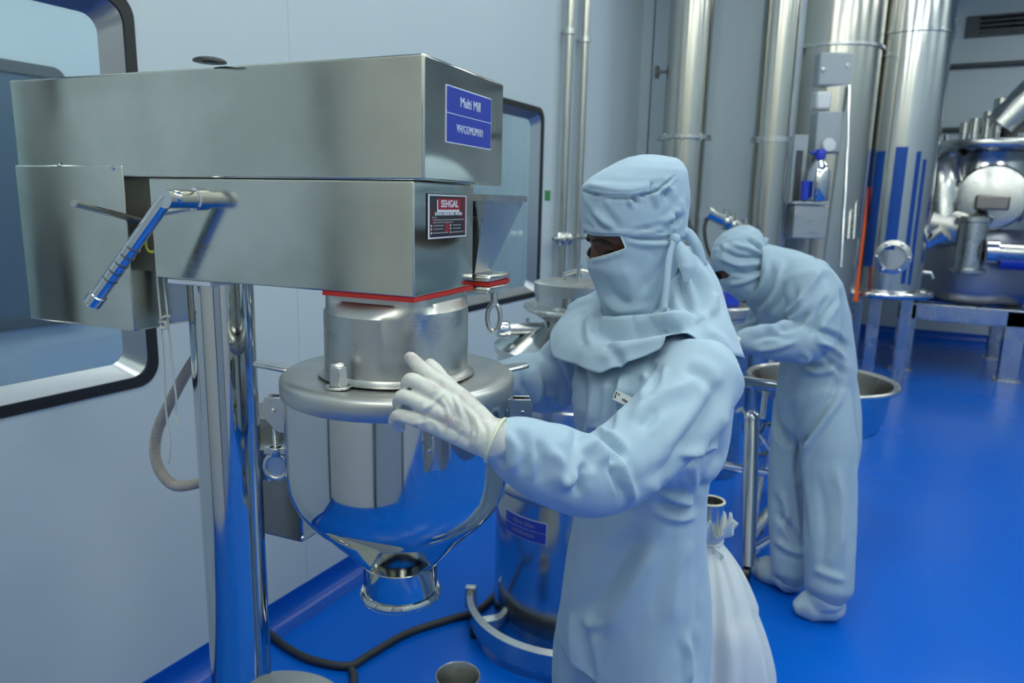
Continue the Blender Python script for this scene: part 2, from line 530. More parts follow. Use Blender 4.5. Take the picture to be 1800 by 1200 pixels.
# trunking added out of view on the left wall to darken the arm's reflection
ck = thing('added_trunking', 'added unseen grey vertical trunking mirrored in the polished mill arm', 'trunking', (WX, -.90, 0))
MB().box(0.001, .045, -.045, .045, .11, CEIL_Z - .01).build('trunking_body', 'darkgrey', ck, smooth=0, bevel=.003)
MB().box(.045, .049, -.04, .04, .12, CEIL_Z - .02).build('trunking_cover', 'darkgrey', ck, smooth=0, bevel=.002)
# ================================================================== the mill
MA = math.radians(5.5)
MC, MD = A(math.cos(MA), math.sin(MA), 0), A(-math.sin(MA), math.cos(MA), 0)
MO = A(-.783, 1.025, 0)
def mloc(p):
    q = np.asarray(p, float) - MO
    return A(q @ MC, q @ MD, q[2])
def onm(x, y, ax, v):               # pixel -> mill coordinates on the plane coordinate[ax] = v
    d, o = ray(x, y), mloc(CC)
    dl = A(d @ MC, d @ MD, d[2])
    return o + dl * (v - o[ax]) / dl[ax]
def mglob(p):
    return MO + MC * p[0] + MD * p[1] + A(0, 0, p[2])
mill = thing('milling_machine', 'stainless steel mill on a column with long boxed arm and hopper', 'milling machine', MO, MA)
YN = -0.107
# --- upper housing: long box
up = MB().box(-.828, .113, YN, .190, 1.630, 1.815).build('upper_housing', 'steel_face', mill, bevel=.004, seg=3)
# gearbox at the tail
gb = MB().box(-.836, -.531, YN - .002, .190, 1.336, 1.652).build('motor_housing', 'steel_face', mill, bevel=.004, seg=3)
for (x, y) in ((104, 290), (199, 295)):
    p = onm(x, y, 1, YN - .002)
    MB().lathe([(0, .0035), (.003, .003), (.0045, 0)], p, 14, axis=(0, -1, 0)).build('screw', 'chrome', gb)
p = A(-.836, -.09, 1.655)
MB().lathe([(0, .0035), (.003, .003), (.0045, 0)], p, 14, axis=(-1, 0, 0)).build('screw', 'chrome', gb)
# arm below the upper housing
MB().box(-.467, .095, YN, .105, 1.4465, 1.629).build('arm_housing', 'steel_face', mill, bevel=.003, seg=3)
MB().box(-.532, -.466, YN + .05, .10, 1.45, 1.63).build('arm_web', 'darksteel', mill)  # dark steel colour stands in for the recess's dark reflections
MB().box(-.44, -.335, YN + .003, .10, 1.436, 1.4465).build('pad_plate', 'white', mill, bevel=.002)
# flat cap on top
kb = onm(369, 112, 2, 1.815)
MB().lathe([(0, .009), (.02, .008), (.026, .005), (.027, .002), (.012, .001), (.012, 0), (0, 0)], (kb[0], kb[1], 1.8155), 28).build('cap_knob', 'blackplastic', mill)
# --- column
PX, PR = -.4135, .0625
MB().cyl((PX, 0, .10), (PX, 0, 1.4465), PR, n=64).build('column', 'mirror', mill)
MB().lathe([(PR, 0), (PR + .02, 0), (PR + .02, .02), (PR + .002, .03)], (PX, 0, .475), 48).build('column_collar', 'satin', mill)
MB().lathe([(.02, .47), (.09, .465), (.16, .455), (.192, .445), (.202, .42), (.208, .30), (.28, .10), (.33, .05), (.33, .0), (0, 0)], (PX + .055, 0, 0), 64).build('pedestal', 'greyplinth', mill, smooth=40)
# --- lever: boss at right angles to the plate and a grooved arm
bo = onm(350, 350, 1, YN)
MB().lathe([(0, 0), (.02, 0), (.02, .012), (.0165, .014), (.0165, .075), (0, .075)], bo, 28, axis=(0, -1, 0)).build('lever_boss', 'chrome', mill)
yl = YN - .062
l0 = A(bo[0], yl, bo[2] + .004)
l1 = onm(172, 520, 1, yl - .035)
pts = bez([l0 + A(.012, .012, -.002), l0, l0 + (l1 - l0) * .12 + A(0, 0, .004), l1], 6)
lev = MB().tube(pts, .0125, 20).build('lever_arm', 'chrome', mill)
for t in (.50, .58, .66, .74, .82):
    c = l0 + (l1 - l0) * t
    d = unit(l1 - l0)
    MB().tube([c + d * .0015, c - d * .0015], .0129, 20).build('groove_ring', 'darksteel', lev)
d = unit(l1 - l0)
MB().tube([l1 - d * .004, l1 - d * .002, l1 + d * .018, l1 + d * .022], [.0128, .0155, .0155, .012], 24).build('end_cap', 'chrome', lev)
# --- rod sticking out of the web
r0, r1 = onm(262, 392, 1, YN + .05), onm(130, 357, 1, YN - .14)
MB().tube([r0, r1], .0062, 14).build('hanging_rod', 'satin', mill)
# --- red gasket, square-to-round chamber
MB().box(-.082, .0955, YN - .0008, .1055, 1.4395, 1.4465).build('gasket', 'red', mill)
CX, CY, CRR = -.004, .0, .1275
mb = MB()
n = 96
def sq(t, s):      # rounded square radius
    c, q = abs(math.cos(t)), abs(math.sin(t))
    return s / ((c ** 9 + q ** 9) ** (1 / 9))
rows = [(1.4395, 1.0), (1.430, 1.0), (1.424, .72), (1.416, .25), (1.408, .0), (1.306, .0), (1.300, -.05), (1.297, -.12)]
for (z, k) in rows:
    for i in range(n):
        t = 2 * PI * i / n
        rs = sq(t, .097)
        r = rs * max(k, 0) + CRR * (1 - max(k, 0)) + (.10 * -min(k, 0))
        cx = CX + (.004 if k > 0 else 0)
        mb.v.append((cx + r * math.cos(t), CY + r * math.sin(t), z))
for j in range(len(rows) - 1):
    for i in range(n):
        l = (i + 1) % n
        mb.f.append((j * n + i, j * n + l, (j + 1) * n + l, (j + 1) * n + i))
mb.build('grinding_chamber', 'brushed', mill, smooth=30)
# --- lid with rolled lip
LR = .2085
lid = MB().lathe([(0, 1.292), (.135, 1.2925), (.15, 1.293), (LR - .022, 1.297), (LR - .008, 1.296), (LR - .001, 1.290), (LR, 1.283), (LR, 1.264), (LR - .004, 1.260), (LR - .008, 1.262), (LR - .008, 1.28), (0, 1.28)], (0, 0, 0), 96).build('hopper_lid', 'lidsteel', mill, smooth=60)
for sgn, px0, px1, yy in ((-1, 493, 447, 655), (1, 903, 936, 640)):
    ang = PI + .30 if sgn < 0 else .72
    u = A(math.cos(ang), math.sin(ang), 0)
    w = A(-u[1], u[0], 0)
    a = u * (LR - .012) + A(0, 0, 1.284)
    L = .078 if sgn < 0 else .052
    hp = [(0, .02), (.02, .018), (L - .008, .014), (L, .008), (L, -.008), (L - .008, -.014), (.02, -.018), (0, -.02)]
    h = MB()
    for (s0, z0) in ((0, 0),):
        h.prism([(x, y) for x, y in hp], a, u + A(0, 0, .12), w, (0, 0, .008))
    h.build('lid_handle', 'satin', lid, bevel=.003)
# acorn nut
an = onm(595, 681, 2, 1.297)
an = A(an[0], an[1], 1.2965)
nut = MB()
hexa = [(.0155 * math.cos(t), .0155 * math.sin(t)) for t in np.arange(6) * PI / 3 + .2]
nut.lathe([(0, 0), (.021, 0), (.021, .004), (.0165, .005), (0, .005)], an, 28)
nut.prism(hexa, an + A(0, 0, .005), (1, 0, 0), (0, 1, 0), (0, 0, .031))
nut.lathe([(.0136, .036), (.0125, .040), (.008, .0435), (0, .045)], an, 24)
nut.build('dome_nut', 'satin', lid, bevel=.001)
# --- hopper bowl
HR = .2035
hop = MB().lathe([(HR, 1.2615), (HR, 1.13), (HR - .001, 1.10), (HR - .006, 1.075), (HR - .018, 1.050), (HR - .036, 1.028), (HR - .050, 1.016), (.0745, .931), (.0700, .926), (.0700, .868),
                 (.0735, .869), (.0768, .864), (.0768, .857), (.0735, .854), (.0672, .857), (.0672, .928), (.070, .934), (HR - .055, 1.022), (HR - .014, 1.07), (HR - .005, 1.12), (HR - .005, 1.2615)], (0, 0, 0), 96, closed=True).build('hopper_bowl', 'mirror', mill, smooth=50)
MB().lathe([(.0702, .9275), (.072, .926), (.0702, .9245)], (0, 0, 0), 64).build('weld_seam', 'satin', hop)
# swing-bolt clamps around the rim
def clamp(ang, full=True):
    u = A(math.cos(ang), math.sin(ang), 0)
    w = A(-u[1], u[0], 0)
    b = u * HR
    c = thing_part('swing_clamp', mill)
    side = [(-.002, .0), (.036, .0), (.040, -.010), (.040, -.036), (.022, -.058), (.014, -.066), (-.002, -.066)]
    for s in (-.013, .013):
        MB().prism(side, b + w * (s - .0015) + A(0, 0, 1.246), u, A(0, 0, 1), w * .003).build('cheek_plate', 'satin', c, bevel=.0008)
        MB().lathe([(0, .003), (.0035, .003), (.0045, 0)], b + w * (s + (.0015 if s > 0 else -.0015)) + u * .022 + A(0, 0, 1.221), 14, axis=tuple(w * np.sign(s))).build('pivot_pin', 'chrome', c)
    MB().obox(b + u * .002 + A(0, 0, 1.213), (u, w, A(0, 0, 1)), (.002, .016, .034)).build('back_plate', 'satin', c)
    if full:
        q = b + u * .024
        th = MB()
        zz = np.linspace(1.225, 1.135, 61)
        th.tube([q + A(0, 0, z) for z in zz], [.0045 + .0009 * (i % 2) for i in range(61)], 10)
        th.build('threaded_rod', 'satin', c)
        eye = MB().lathe([(0, 1.148), (.012, 1.148), (.0125, 1.140), (.010, 1.130), (0, 1.128)], (q[0], q[1], 0), 20)
        eye.obox(q + A(0, 0, 1.142), (u, w, A(0, 0, 1)), (.020, .007, .006))
        R = .021
        eye.tube([q + u * R * math.cos(t) + A(0, 0, 1.110 + R * 1.12 * math.sin(t)) for t in np.linspace(0, 2 * PI, 28, endpoint=False)], .0048, 10, closed=True)
        eye.build('eye_nut', 'satin', c, bevel=.001)
def thing_part(name, parent):
    o = bpy.data.objects.new(name, None)
    COL.objects.link(o)
    o.parent = parent
    return o
clamp(PI + .43)
clamp(.47, full=False)
clamp(-.75, full=False)
# --- feed inlet beside the arm: flange, red gasket, eye bolt, sheet funnel
fl = MB().box(.02, .125, .115, .215, 1.452, 1.466).build('inlet_flange', 'satin', mill, bevel=.006)
MB().box(.022, .124, .117, .213, 1.445, 1.452).build('inlet_gasket', 'red', mill)
MB().box(.02, .125, .115, .215, 1.430, 1.445).build('inlet_seat', 'satin', mill, bevel=.006)
e = onm(869, 500, 1, .17)
eb = MB().tube([(e[0], .17, 1.436), (e[0], .17, 1.405)], .0075, 14)
eb.tube([(e[0] + .012 * math.cos(t), .17 + .004 * math.cos(t), 1.379 + .027 * math.sin(t)) for t in np.linspace(0, 2 * PI, 28, endpoint=False)], .0050, 10, closed=True)
eb.build('eye_bolt', 'satin', mill)
# funnel: square pyramid of sheet steel with rolled top rim
b0, b1 = .112, .30
a1 = onm(920, 356, 1, b1)[0]
a0 = a1 - .30
zt, zb2 = 1.603, 1.467
c1, d0, d1 = onm(850, 478, 1, .17)[0], .13, .20
c0 = c1 - .06
fun = MB().add([(a0, b0, zt), (a1, b0, zt), (a1, b1, zt), (a0, b1, zt), (c0, d0, zb2), (c1, d0, zb2), (c1, d1, zb2), (c0, d1, zb2)],
               [(0, 1, 5, 4), (1, 2, 6, 5), (2, 3, 7, 6), (3, 0, 4, 7)])
fn = fun.build('feed_funnel', 'satin', mill, smooth=0, solid=.003)
rim = MB()
for (p, q) in (((a0, b0), (a1, b0)), ((a1, b0), (a1, b1)), ((a1, b1), (a0, b1)), ((a0, b1), (a0, b0))):
    rim.obox((((p[0] + q[0]) / 2), (p[1] + q[1]) / 2, zt + .004), (unit(A(q[0] - p[0], q[1] - p[1], 0)), unit(A(p[1] - q[1], q[0] - p[0], 0)), A(0, 0, 1)), (math.hypot(q[0] - p[0], q[1] - p[1]) / 2 + .004, .006, .006))
rim.build('funnel_rim', 'satin', fn)
# --- switch box on the back of the column
x1b = onm(527, 830, 1, .13)[0]
bx = MB().box(-.545, x1b, .13, .40, .826, 1.105).build('switch_box', 'darksteel', mill, bevel=.005)
MB().box(-.545, x1b + .0015, .132, .40, .829, 1.102).build('side_cover', 'satin', bx, bevel=.002)
sp = onm(532, 945, 0, x1b + .002)
MB().lathe([(0, .004), (.004, .003), (.005, 0)], sp, 14, axis=(1, 0, 0)).build('screw', 'chrome', bx)
MB().box(-.47, -.36, .05, .131, 1.0, 1.07).build('bracket', 'satin', bx)
# --- corrugated conduit
hp = [onm(398, 560, 1, .12), onm(345, 628, 1, .10), onm(308, 690, 1, .09), onm(276, 760, 1, .08), onm(276, 815, 1, .08), onm(305, 852, 1, .08), onm(352, 848, 1, .09), onm(405, 835, 1, .14)]
path = bez(hp, 44)
MB().tube(path, [.0118 + (.0012 if i % 3 == 0 else 0) for i in range(len(path))], 14).build('corrugated_conduit', 'hose', mill, smooth=50)
# --- name plates
sg0, sg1 = onm(783, 152, 0, .113), onm(860, 262, 0, .113)
ys, ye, zs, ze = -.036, .131, 1.694, 1.779
XR = .1131
mid = 1.7385
sn = MB().box(XR, XR + .0012, ys - .002, ye + .002, zs - .002, ze + .002).build('machine_sign', 'print_white', mill)
MB().box(XR + .0012, XR + .0018, ys, ye, mid + .0009, ze).box(XR + .0012, XR + .0018, ys, ye, zs, mid - .0009).build('sign_face', 'signblue', sn)
put_text('lettering', 'Multi Mill', .0225, (XR + .0022, (ys + ye) / 2, (mid + ze) / 2), (0, 1, 0), (0, 0, 1), 'print_white', sn, sx=.92)
put_text('lettering', 'VH/GS/MUM/01', .0185, (XR + .0022, (ys + ye) / 2, (mid + zs) / 2), (0, 1, 0), (0, 0, 1), 'print_white', sn, sx=.74, gap=1.14)
XP = .0951
y0, y1, z0, z1 = -.067, .075, 1.537, 1.611
pt = MB().box(XP, XP + .0012, y0, y1, z0, z1).build('maker_plate', 'black', mill)
def card(a, b, c, d, lift, m, nm):
    return MB().box(XP + .001, XP + lift, y0 + a * (y1 - y0), y0 + b * (y1 - y0), z1 - d * (z1 - z0), z1 - c * (z1 - z0)).build(nm, m, pt, smooth=0)
card(.015, .985, .015, .985, .0016, 'print_white', 'plate_border')
card(.05, .95, .05, .95, .0020, 'plate_dark', 'plate_face')
card(.22, .78, .13, .40, .0023, 'print_white', 'logo_block')
card(.24, .80, .10, .35, .0026, 'print_red', 'logo_face')
card(.42, .52, .62, .86, .0022, 'print_red', 'plate_stripe')
def ptx(s, size, a, c, m, align='CENTER', bold=False, sx=1.0):
    put_text('lettering', s, size, (XP + .0028, y0 + a * (y1 - y0), z1 - c * (z1 - z0)), (0, 1, 0), (0, 0, 1), m, pt, bold, sx, align)
ptx('SEHGAL', .0165, .52, .225, 'print_white', bold=True, sx=1.05)
ptx('SEHGAL INDUSTRIAL WORKS', .0072, .5, .445, 'print_white', bold=True, sx=1.02)
ptx('WORKS :', .0042, .09, .52, 'print_grey', 'LEFT')
# the smaller lines are too fine to read in the photograph: rows of short printed dashes
rnd = random.Random(3)
dash = MB()
def dashes(a0_, a1_, c):
    a = a0_
    while a < a1_:
        w = rnd.uniform(.012, .05)
        b = min(a + w, a1_)
        dash.box(XP + .002, XP + .0024, y0 + a * (y1 - y0), y0 + b * (y1 - y0), z1 - (c + .014) * (z1 - z0), z1 - (c - .014) * (z1 - z0))
        a = b + .012
for a_, b_, c_ in ((.12, .90, .575), (.12, .62, .63), (.14, .38, .70), (.62, .82, .70), (.14, .38, .775), (.62, .82, .775), (.12, .48, .86), (.60, .90, .86)):
    dashes(a_, b_, c_)
dash.build('fine_print', 'print_grey', pt, smooth=0)['kind'] = 'stuff'
for a_ in (.085, .555):
    for c_ in (.70, .775, .86):
        MB().lathe([(0, .0004), (.0019, .0004), (.0019, 0)], (XP + .002, y0 + a_ * (y1 - y0), z1 - c_ * (z1 - z0)), 14, axis=(1, 0, 0)).build('printed_dot', 'print_white', pt, smooth=0)
# --- cords and tie hanging on the rod
tie_c = r0 + (r1 - r0) * .12
co = thing('cord', 'thin knotted white cord hanging from the rod beside the column', 'cord', mglob(A(tie_c[0], tie_c[1], tie_c[2])))
def wp(x, y, yy):
    return mglob(onm(x, y, 1, yy)) - np.asarray(co.location)
yc = tie_c[1] - .008
s1 = [wp(272, 398, yc), wp(274, 450, yc), wp(279, 520, yc), wp(283, 565, yc), wp(288, 640, yc), wp(292, 720, yc), wp(299, 780, yc), wp(296, 815, yc)]
s2 = [wp(282, 398, yc), wp(284, 450, yc), wp(290, 510, yc), wp(295, 560, yc), wp(302, 640, yc), wp(310, 700, yc), wp(308, 725, yc), wp(315, 750, yc)]
MB().tube(bez(s1, 8), .0019, 8).build('strand', 'cord', co)
MB().tube(bez(s2, 8), .0019, 8).build('strand', 'cord', co)
kn = [wp(281, 566, yc - .002), wp(287, 557, yc - .007), wp(298, 556, yc - .004), wp(296, 563, yc + .003), wp(286, 568, yc + .003), wp(284, 576, yc - .003), wp(293, 576, yc - .005), wp(290, 566, yc - .006)]
MB().tube(bez(kn, 6, True), .0024, 8, closed=True).build('knot', 'cord', co)
tl = MB().tube([wp(272, 398, yc), wp(273, 391, yc + .004), wp(277, 386, yc + .016), wp(281, 391, yc + .004), wp(282, 398, yc)], .0019, 8).build('loop', 'cord', co)
ct = thing('cable_tie', 'yellow cable tie looped on the rod above the white cord', 'cable tie', mglob(A(tie_c[0], tie_c[1], tie_c[2])))
def loop(cx, cy, rx, ry, tilt, name, yy):
    pts = []
    for t in np.linspace(0, 2 * PI, 26, endpoint=False):
        x, y = rx * math.cos(t), ry * math.sin(t)
        pts.append(mglob(onm(cx + x * math.cos(tilt) - y * math.sin(tilt), cy + x * math.sin(tilt) + y * math.cos(tilt), 1, yy + .012 * math.sin(t))) - np.asarray(ct.location))
    MB().tube(pts, .0026, 8, closed=True, flat=.45).build(name, 'yellow', ct)
loop(273, 415, 15, 29, .30, 'loop', yc - .004)
loop(296, 414, 13, 30, -.12, 'loop', yc + .004)
# ================================================================== sifter behind the mill
SX, SY = -1.0, 2.36
sf = thing('vibro_sifter', 'round steel sifter with blue sign standing between mill and wall', 'sifter', (SX, SY, 0))
bd_ = MB().lathe([(.255, .0), (.275, .0), (.285, .05), (.285, .595), (.28, .60), (0, .60)], (0, 0, 0), 72).build('base_drum', 'farsteel', sf, smooth=40)
# floor ring, open at the back left
g0 = math.radians(205)
mb = MB().lathe([(.350, .034), (.382, .036), (.390, .112), (.368, .122), (.358, .110), (.352, .042)], (0, 0, 0), 72, closed=True, a0=g0, a1=g0 + math.radians(300))
rg = mb.build('base_ring', 'satin', sf, smooth=40)
for a in (g0,):
    MB().obox((.377 * math.cos(a), .377 * math.sin(a), .088), (A(math.cos(a), math.sin(a), 0), A(-math.sin(a), math.cos(a), 0), ZH if 'ZH' in globals() else A(0, 0, 1)), (.022, .014, .044)).build('ring_lug', 'satin', rg, bevel=.004)
for a in (PI * .25, PI * .75, PI * 1.25, PI * 1.75):
    MB().obox((.325 * math.cos(a), .325 * math.sin(a), .05), (A(math.cos(a), math.sin(a), 0), A(-math.sin(a), math.cos(a), 0), A(0, 0, 1)), (.055, .02, .015)).build('ring_arm', 'satin', rg)
    MB().cyl((.372 * math.cos(a), .372 * math.sin(a), 0), (.372 * math.cos(a), .372 * math.sin(a), .04), .016, n=16).build('ring_foot', 'blackplastic', rg)
MB().lathe([(.283, .592), (.300, .596), (.304, .606), (.304, .626), (.298, .634), (.27, .636)], (0, 0, 0), 72).build('clamp_band', 'brushed', sf, smooth=60)
MB().lathe([(.27, .636), (.285, .645), (.29, .66), (.29, .90), (.30, .905), (.30, .925), (.29, .93), (.29, 1.075), (.302, 1.08), (.302, 1.10), (.29, 1.105), (.16, 1.165), (.12, 1.175)], (0, 0, 0), 72).build('sieve_decks', 'farsteel', sf, smooth=35)
MB().lathe([(.12, 1.17), (.125, 1.19), (.165, 1.215), (.196, 1.228), (.203, 1.236), (.200, 1.243), (.18, 1.238), (.155, 1.24)], (0, 0, 0), 64).build('flange_dish', 'satin', sf, smooth=60)
MB().lathe([(.158, 1.238), (.16, 1.29), (.158, 1.292)], (0, 0, 0), 64).build('feed_drum', 'farsteel', sf)
MB().lathe([(.158, 1.285), (.164, 1.287), (.164, 1.325), (.158, 1.328), (.10, 1.332), (0, 1.334)], (0, 0, 0), 64).build('cover_band', 'brushed', sf, smooth=40)
tp = MB().tube([(-.05, -.03, 1.334), (-.05, -.03, 1.355), (.0, -.02, 1.372), (.05, .0, 1.36), (.06, .0, 1.334)], .008, 10).build('cover_clamp', 'brushed', sf)
MB().tube([(0, -.02, 1.334), (.0, -.02, 1.39)], .01, 12).build('clamp_screw', 'satin', tp)
# side outlet with valve, towards the wall side
vd = unit(-.93 * _rt - .2 * A(-math.sin(YAW), math.cos(YAW), 0))
q0 = vd * .10 + A(0, 0, 1.162)
vl = MB().tube([q0 + vd * .03, q0 + vd * .16], .022, 20).build('side_outlet', 'satin', sf)
MB().tube([q0 + vd * .155, q0 + vd * .165, q0 + vd * .195, q0 + vd * .20], [.026, .03, .03, .026], 20).build('outlet_cap', 'chrome', vl)
MB().tube([q0 + vd * .09 + A(0, 0, .015), q0 + vd * .09 + A(0, 0, .038)], .006, 10).build('outlet_pin', 'satin', vl)
# curved sign on the drum
def cyl_hit(px, py, cx, cy, r):
    d = ray(px, py)
    ox, oy = CC[0] - cx, CC[1] - cy
    a, b, c = d[0] ** 2 + d[1] ** 2, 2 * (ox * d[0] + oy * d[1]), ox ** 2 + oy ** 2 - r * r
    t = (-b - math.sqrt(max(b * b - 4 * a * c, 0))) / (2 * a)
    P = CC + d * t
    return math.atan2(P[1] - cy, P[0] - cx), P[2]
tA, zA = cyl_hit(889, 922, SX, SY, .287)
tB, zB = cyl_hit(961, 938, SX, SY, .287)
_, zT = cyl_hit(925, 912, SX, SY, .287)
_, zL = cyl_hit(925, 948, SX, SY, .287)
def bent(poly_t, z0, z1, r, name, m, parent, n=14):
    v, f = [], []
    for i in range(n + 1):
        t = poly_t[0] + (poly_t[1] - poly_t[0]) * i / n
        for (rr, z) in ((r, z0), (r, z1), (r + .001, z1), (r + .001, z0)):
            v.append((rr * math.cos(t), rr * math.sin(t), z))
    for i in range(n):
        for k in range(4):
            l = (k + 1) % 4
            f.append((4 * i + k, 4 * i + 4 + k, 4 * i + 4 + l, 4 * i + l))
    f += [(0, 1, 2, 3), (4 * n + 3, 4 * n + 2, 4 * n + 1, 4 * n)]
    return MB().add(v, f).build(name, m, parent)
zM = (zT + zL) / 2
ss = bent((tA, tB), zL - .002, zT + .002, .2855, 'machine_sign', 'print_white', sf)
bent((tA + .008, tB - .008), zM + .001, zT, .2866, 'sign_face', 'signblue', ss)
bent((tA + .008, tB - .008), zL, zM - .001, .2866, 'sign_face', 'signblue', ss)
def bent_text(s, size, z, sx):
    o = put_text('lettering', s, size, (0, 0, 0), (1, 0, 0), (0, 1, 0), 'print_grey', ss, sx=sx)
    c = np.zeros(len(o.data.vertices) * 3)
    o.data.vertices.foreach_get('co', c)
    c = c.reshape(-1, 3)
    t = (tA + tB) / 2 + c[:, 0] / .288
    r = .2878 + c[:, 2] * .3
    o.data.vertices.foreach_set('co', np.stack([r * np.cos(t), r * np.sin(t), z + c[:, 1]], -1).ravel())
    o.data.update()
bent_text('Vibro Sifter', .022, (zM + zT) / 2, .95)
bent_text('VH/GS/VBS/01', .020, (zM + zL) / 2, .85)

# ================================================================== cables, cup, bag
def floor_pts(px, z=.014):
    return [pl(x, y, 2, z) for (x, y) in px]
cb = MB().tube(bez(floor_pts([(440, 1085), (472, 1112), (505, 1138), (550, 1160), (612, 1170), (650, 1150), (715, 1113), (790, 1088), (835, 1075), (870, 1045), (893, 1000)]), 10), .0135, 12).build('power_cable', 'rubber')
tag(cb, 'thick black power cable running over the floor to the sifter', 'cable')
cb2 = MB().tube(bez(floor_pts([(618, 1176), (622, 1190), (618, 1215), (600, 1260)]), 8), .0135, 12).build('power_cable', 'rubber')
tag(cb2, 'short black cable end joining the long cable beside the grey pedestal', 'cable')
cupc = pl(805, 1187, 2, .15)
cu = thing('steel_cup', 'small open stainless steel cup standing on the blue floor', 'cup', (cupc[0], cupc[1], 0))
MB().lathe([(0, .002), (.055, .002), (.06, .006), (.066, .145), (.070, .150), (.0665, .152), (.063, .145), (.057, .010), (0, .008)], (0, 0, 0), 48).build('cup_wall', 'brushed', cu, smooth=40)
MB().tube([(.068 * math.cos(t), .068 * math.sin(t), .150) for t in np.linspace(0, 2 * PI, 40, endpoint=False)], .0025, 8, closed=True).build('rolled_rim', 'satin', cu)
# white bag tied round a tube
bc0 = A(-.43, 2.08, 0)
bg = thing('product_bag', 'white plastic bag tied round a short steel tube behind the worker', 'bag', bc0)
prof = [(.0, .004), (.18, .004), (.215, .03), (.225, .10), (.207, .22), (.170, .36), (.122, .48), (.076, .56), (.043, .602), (.040, .612), (.050, .63), (.068, .655), (.075, .672)]
n, mbag = 120, MB()
rr = random.Random(5)
ph = [rr.uniform(0, 6.28) for _ in range(6)]
P = [A(*q) for q in prof]
P = bez(P, 5)
for (r, z) in P:
    for k in range(n):
        t = 2 * PI * k / n
        fr = min(1, max(0, z - .03) / .15) * (.35 + .65 * min(1, abs(z - .61) / .08 + (.15 if z < .61 else .9)))
        pleat = .5 * math.sin(11 * t + ph[0] + 2 * z) + .35 * math.sin(17 * t + ph[1] - 3 * z) + .3 * math.sin(5 * t + ph[2] + 4 * z)
        top = 1.0 if z < .62 else 1 + .9 * (z - .62) / .06
        k2 = r * (1 + .10 * fr * pleat * top)
        lump = .012 * math.sin(3 * t + 9 * z + ph[3]) * (1 if z < .4 else 0)
        zz = z + (.020 * math.sin(7 * t + ph[4]) + .012 * math.sin(13 * t)) * max(0, (z - .63) / .04)
        mbag.v.append(((k2 + lump * min(r / .1, 1)) * math.cos(t) * .96, (k2 + lump * min(r / .1, 1)) * math.sin(t), max(zz, .003)))
for i in range(len(P) - 1):
    for k in range(n):
        l = (k + 1) % n
        mbag.f.append((i * n + k, i * n + l, (i + 1) * n + l, (i + 1) * n + k))
mbag.build('sack', 'bag', bg, smooth=180, solid=.0012)
MB().tube([(.041 * math.cos(t), .041 * math.sin(t), .612 + .004 * math.sin(2 * t)) for t in np.linspace(0, 2 * PI, 30, endpoint=False)], .0055, 8, closed=True).build('tie', 'white', bg)
bwd = -A(FWD[0], FWD[1], 0)
MB().tube(bez([bwd * .044 + A(0, 0, .612), bwd * .062 + CR * .012 + A(0, 0, .605), bwd * .060 + CR * .03 + A(0, 0, .588), bwd * .055 + CR * .02 + A(0, 0, .575), bwd * .050 + A(0, 0, .596)], 6), .004, 8).build('tie_bow', 'white', bg)
MB().lathe([(.035, .55), (.038, .55), (.038, .735), (.0345, .735), (.0345, .55)], (0, 0, 0), 36).build('spout_tube', 'satin', bg)
MB().tube([(.0385 * math.cos(t), .0385 * math.sin(t), .735) for t in np.linspace(0, 2 * PI, 36, endpoint=False)], .004, 8, closed=True).build('spout_ring', 'cream', bg)

# ================================================================== wall pipes, sticker
for (y, lab) in ((4.15, 'slim steel wall pipe nearest the dark framed window'), (4.385, 'slim steel wall pipe farther from the dark framed window')):
    t = thing('wall_pipe', lab, 'pipe', (WX + .055, y, 0), 0, 'slim pipes on the left wall')
    MB().cyl((0, 0, .101), (0, 0, CEIL_Z - .001), .0245, n=24).build('pipe_run', 'duct', t)
    for z in (.6, 1.385, 2.6, 3.6):
        MB().lathe([(.025, -.018), (.036, -.016), (.036, .016), (.025, .018)], (0, 0, z), 24).build('pipe_clamp', 'satin', t)
        MB().tube([(-.03, 0, z), (-.054, 0, z)], .008, 10).build('clamp_stud', 'satin', t)
bar = MB().tube([(WX + .085, 3.93, 1.392), (WX + .085, 4.62, 1.372)], .010, 12)
br_ = thing('valve_rail', 'thin horizontal steel rail with two round handles across the wall pipes', 'rail', (WX + .10, 4.28, 1.385))
MB().tube([(0, -.36, .006), (0, .34, -.006)], .009, 12).build('rail_bar', 'satin', br_)
for y in (-.27, -.17):
    MB().lathe([(0, .022), (.014, .02), (.04, .006), (.04, -.006), (.014, -.02), (0, -.022)], (0.006, y, .002), 24, axis=(0, 1, 0)).build('hand_wheel', 'satin', br_)
MB().tube([(-.10, .0, 0), (0, 0, 0)], .008, 10).build('rail_stud', 'satin', br_)
st = MB().box(WX, WX + .002, 3.995, 4.07, 1.615, 1.675).build('wall_sticker', 'green')
tag(st, 'small green sticker on the wall beside the dark framed window', 'sticker')

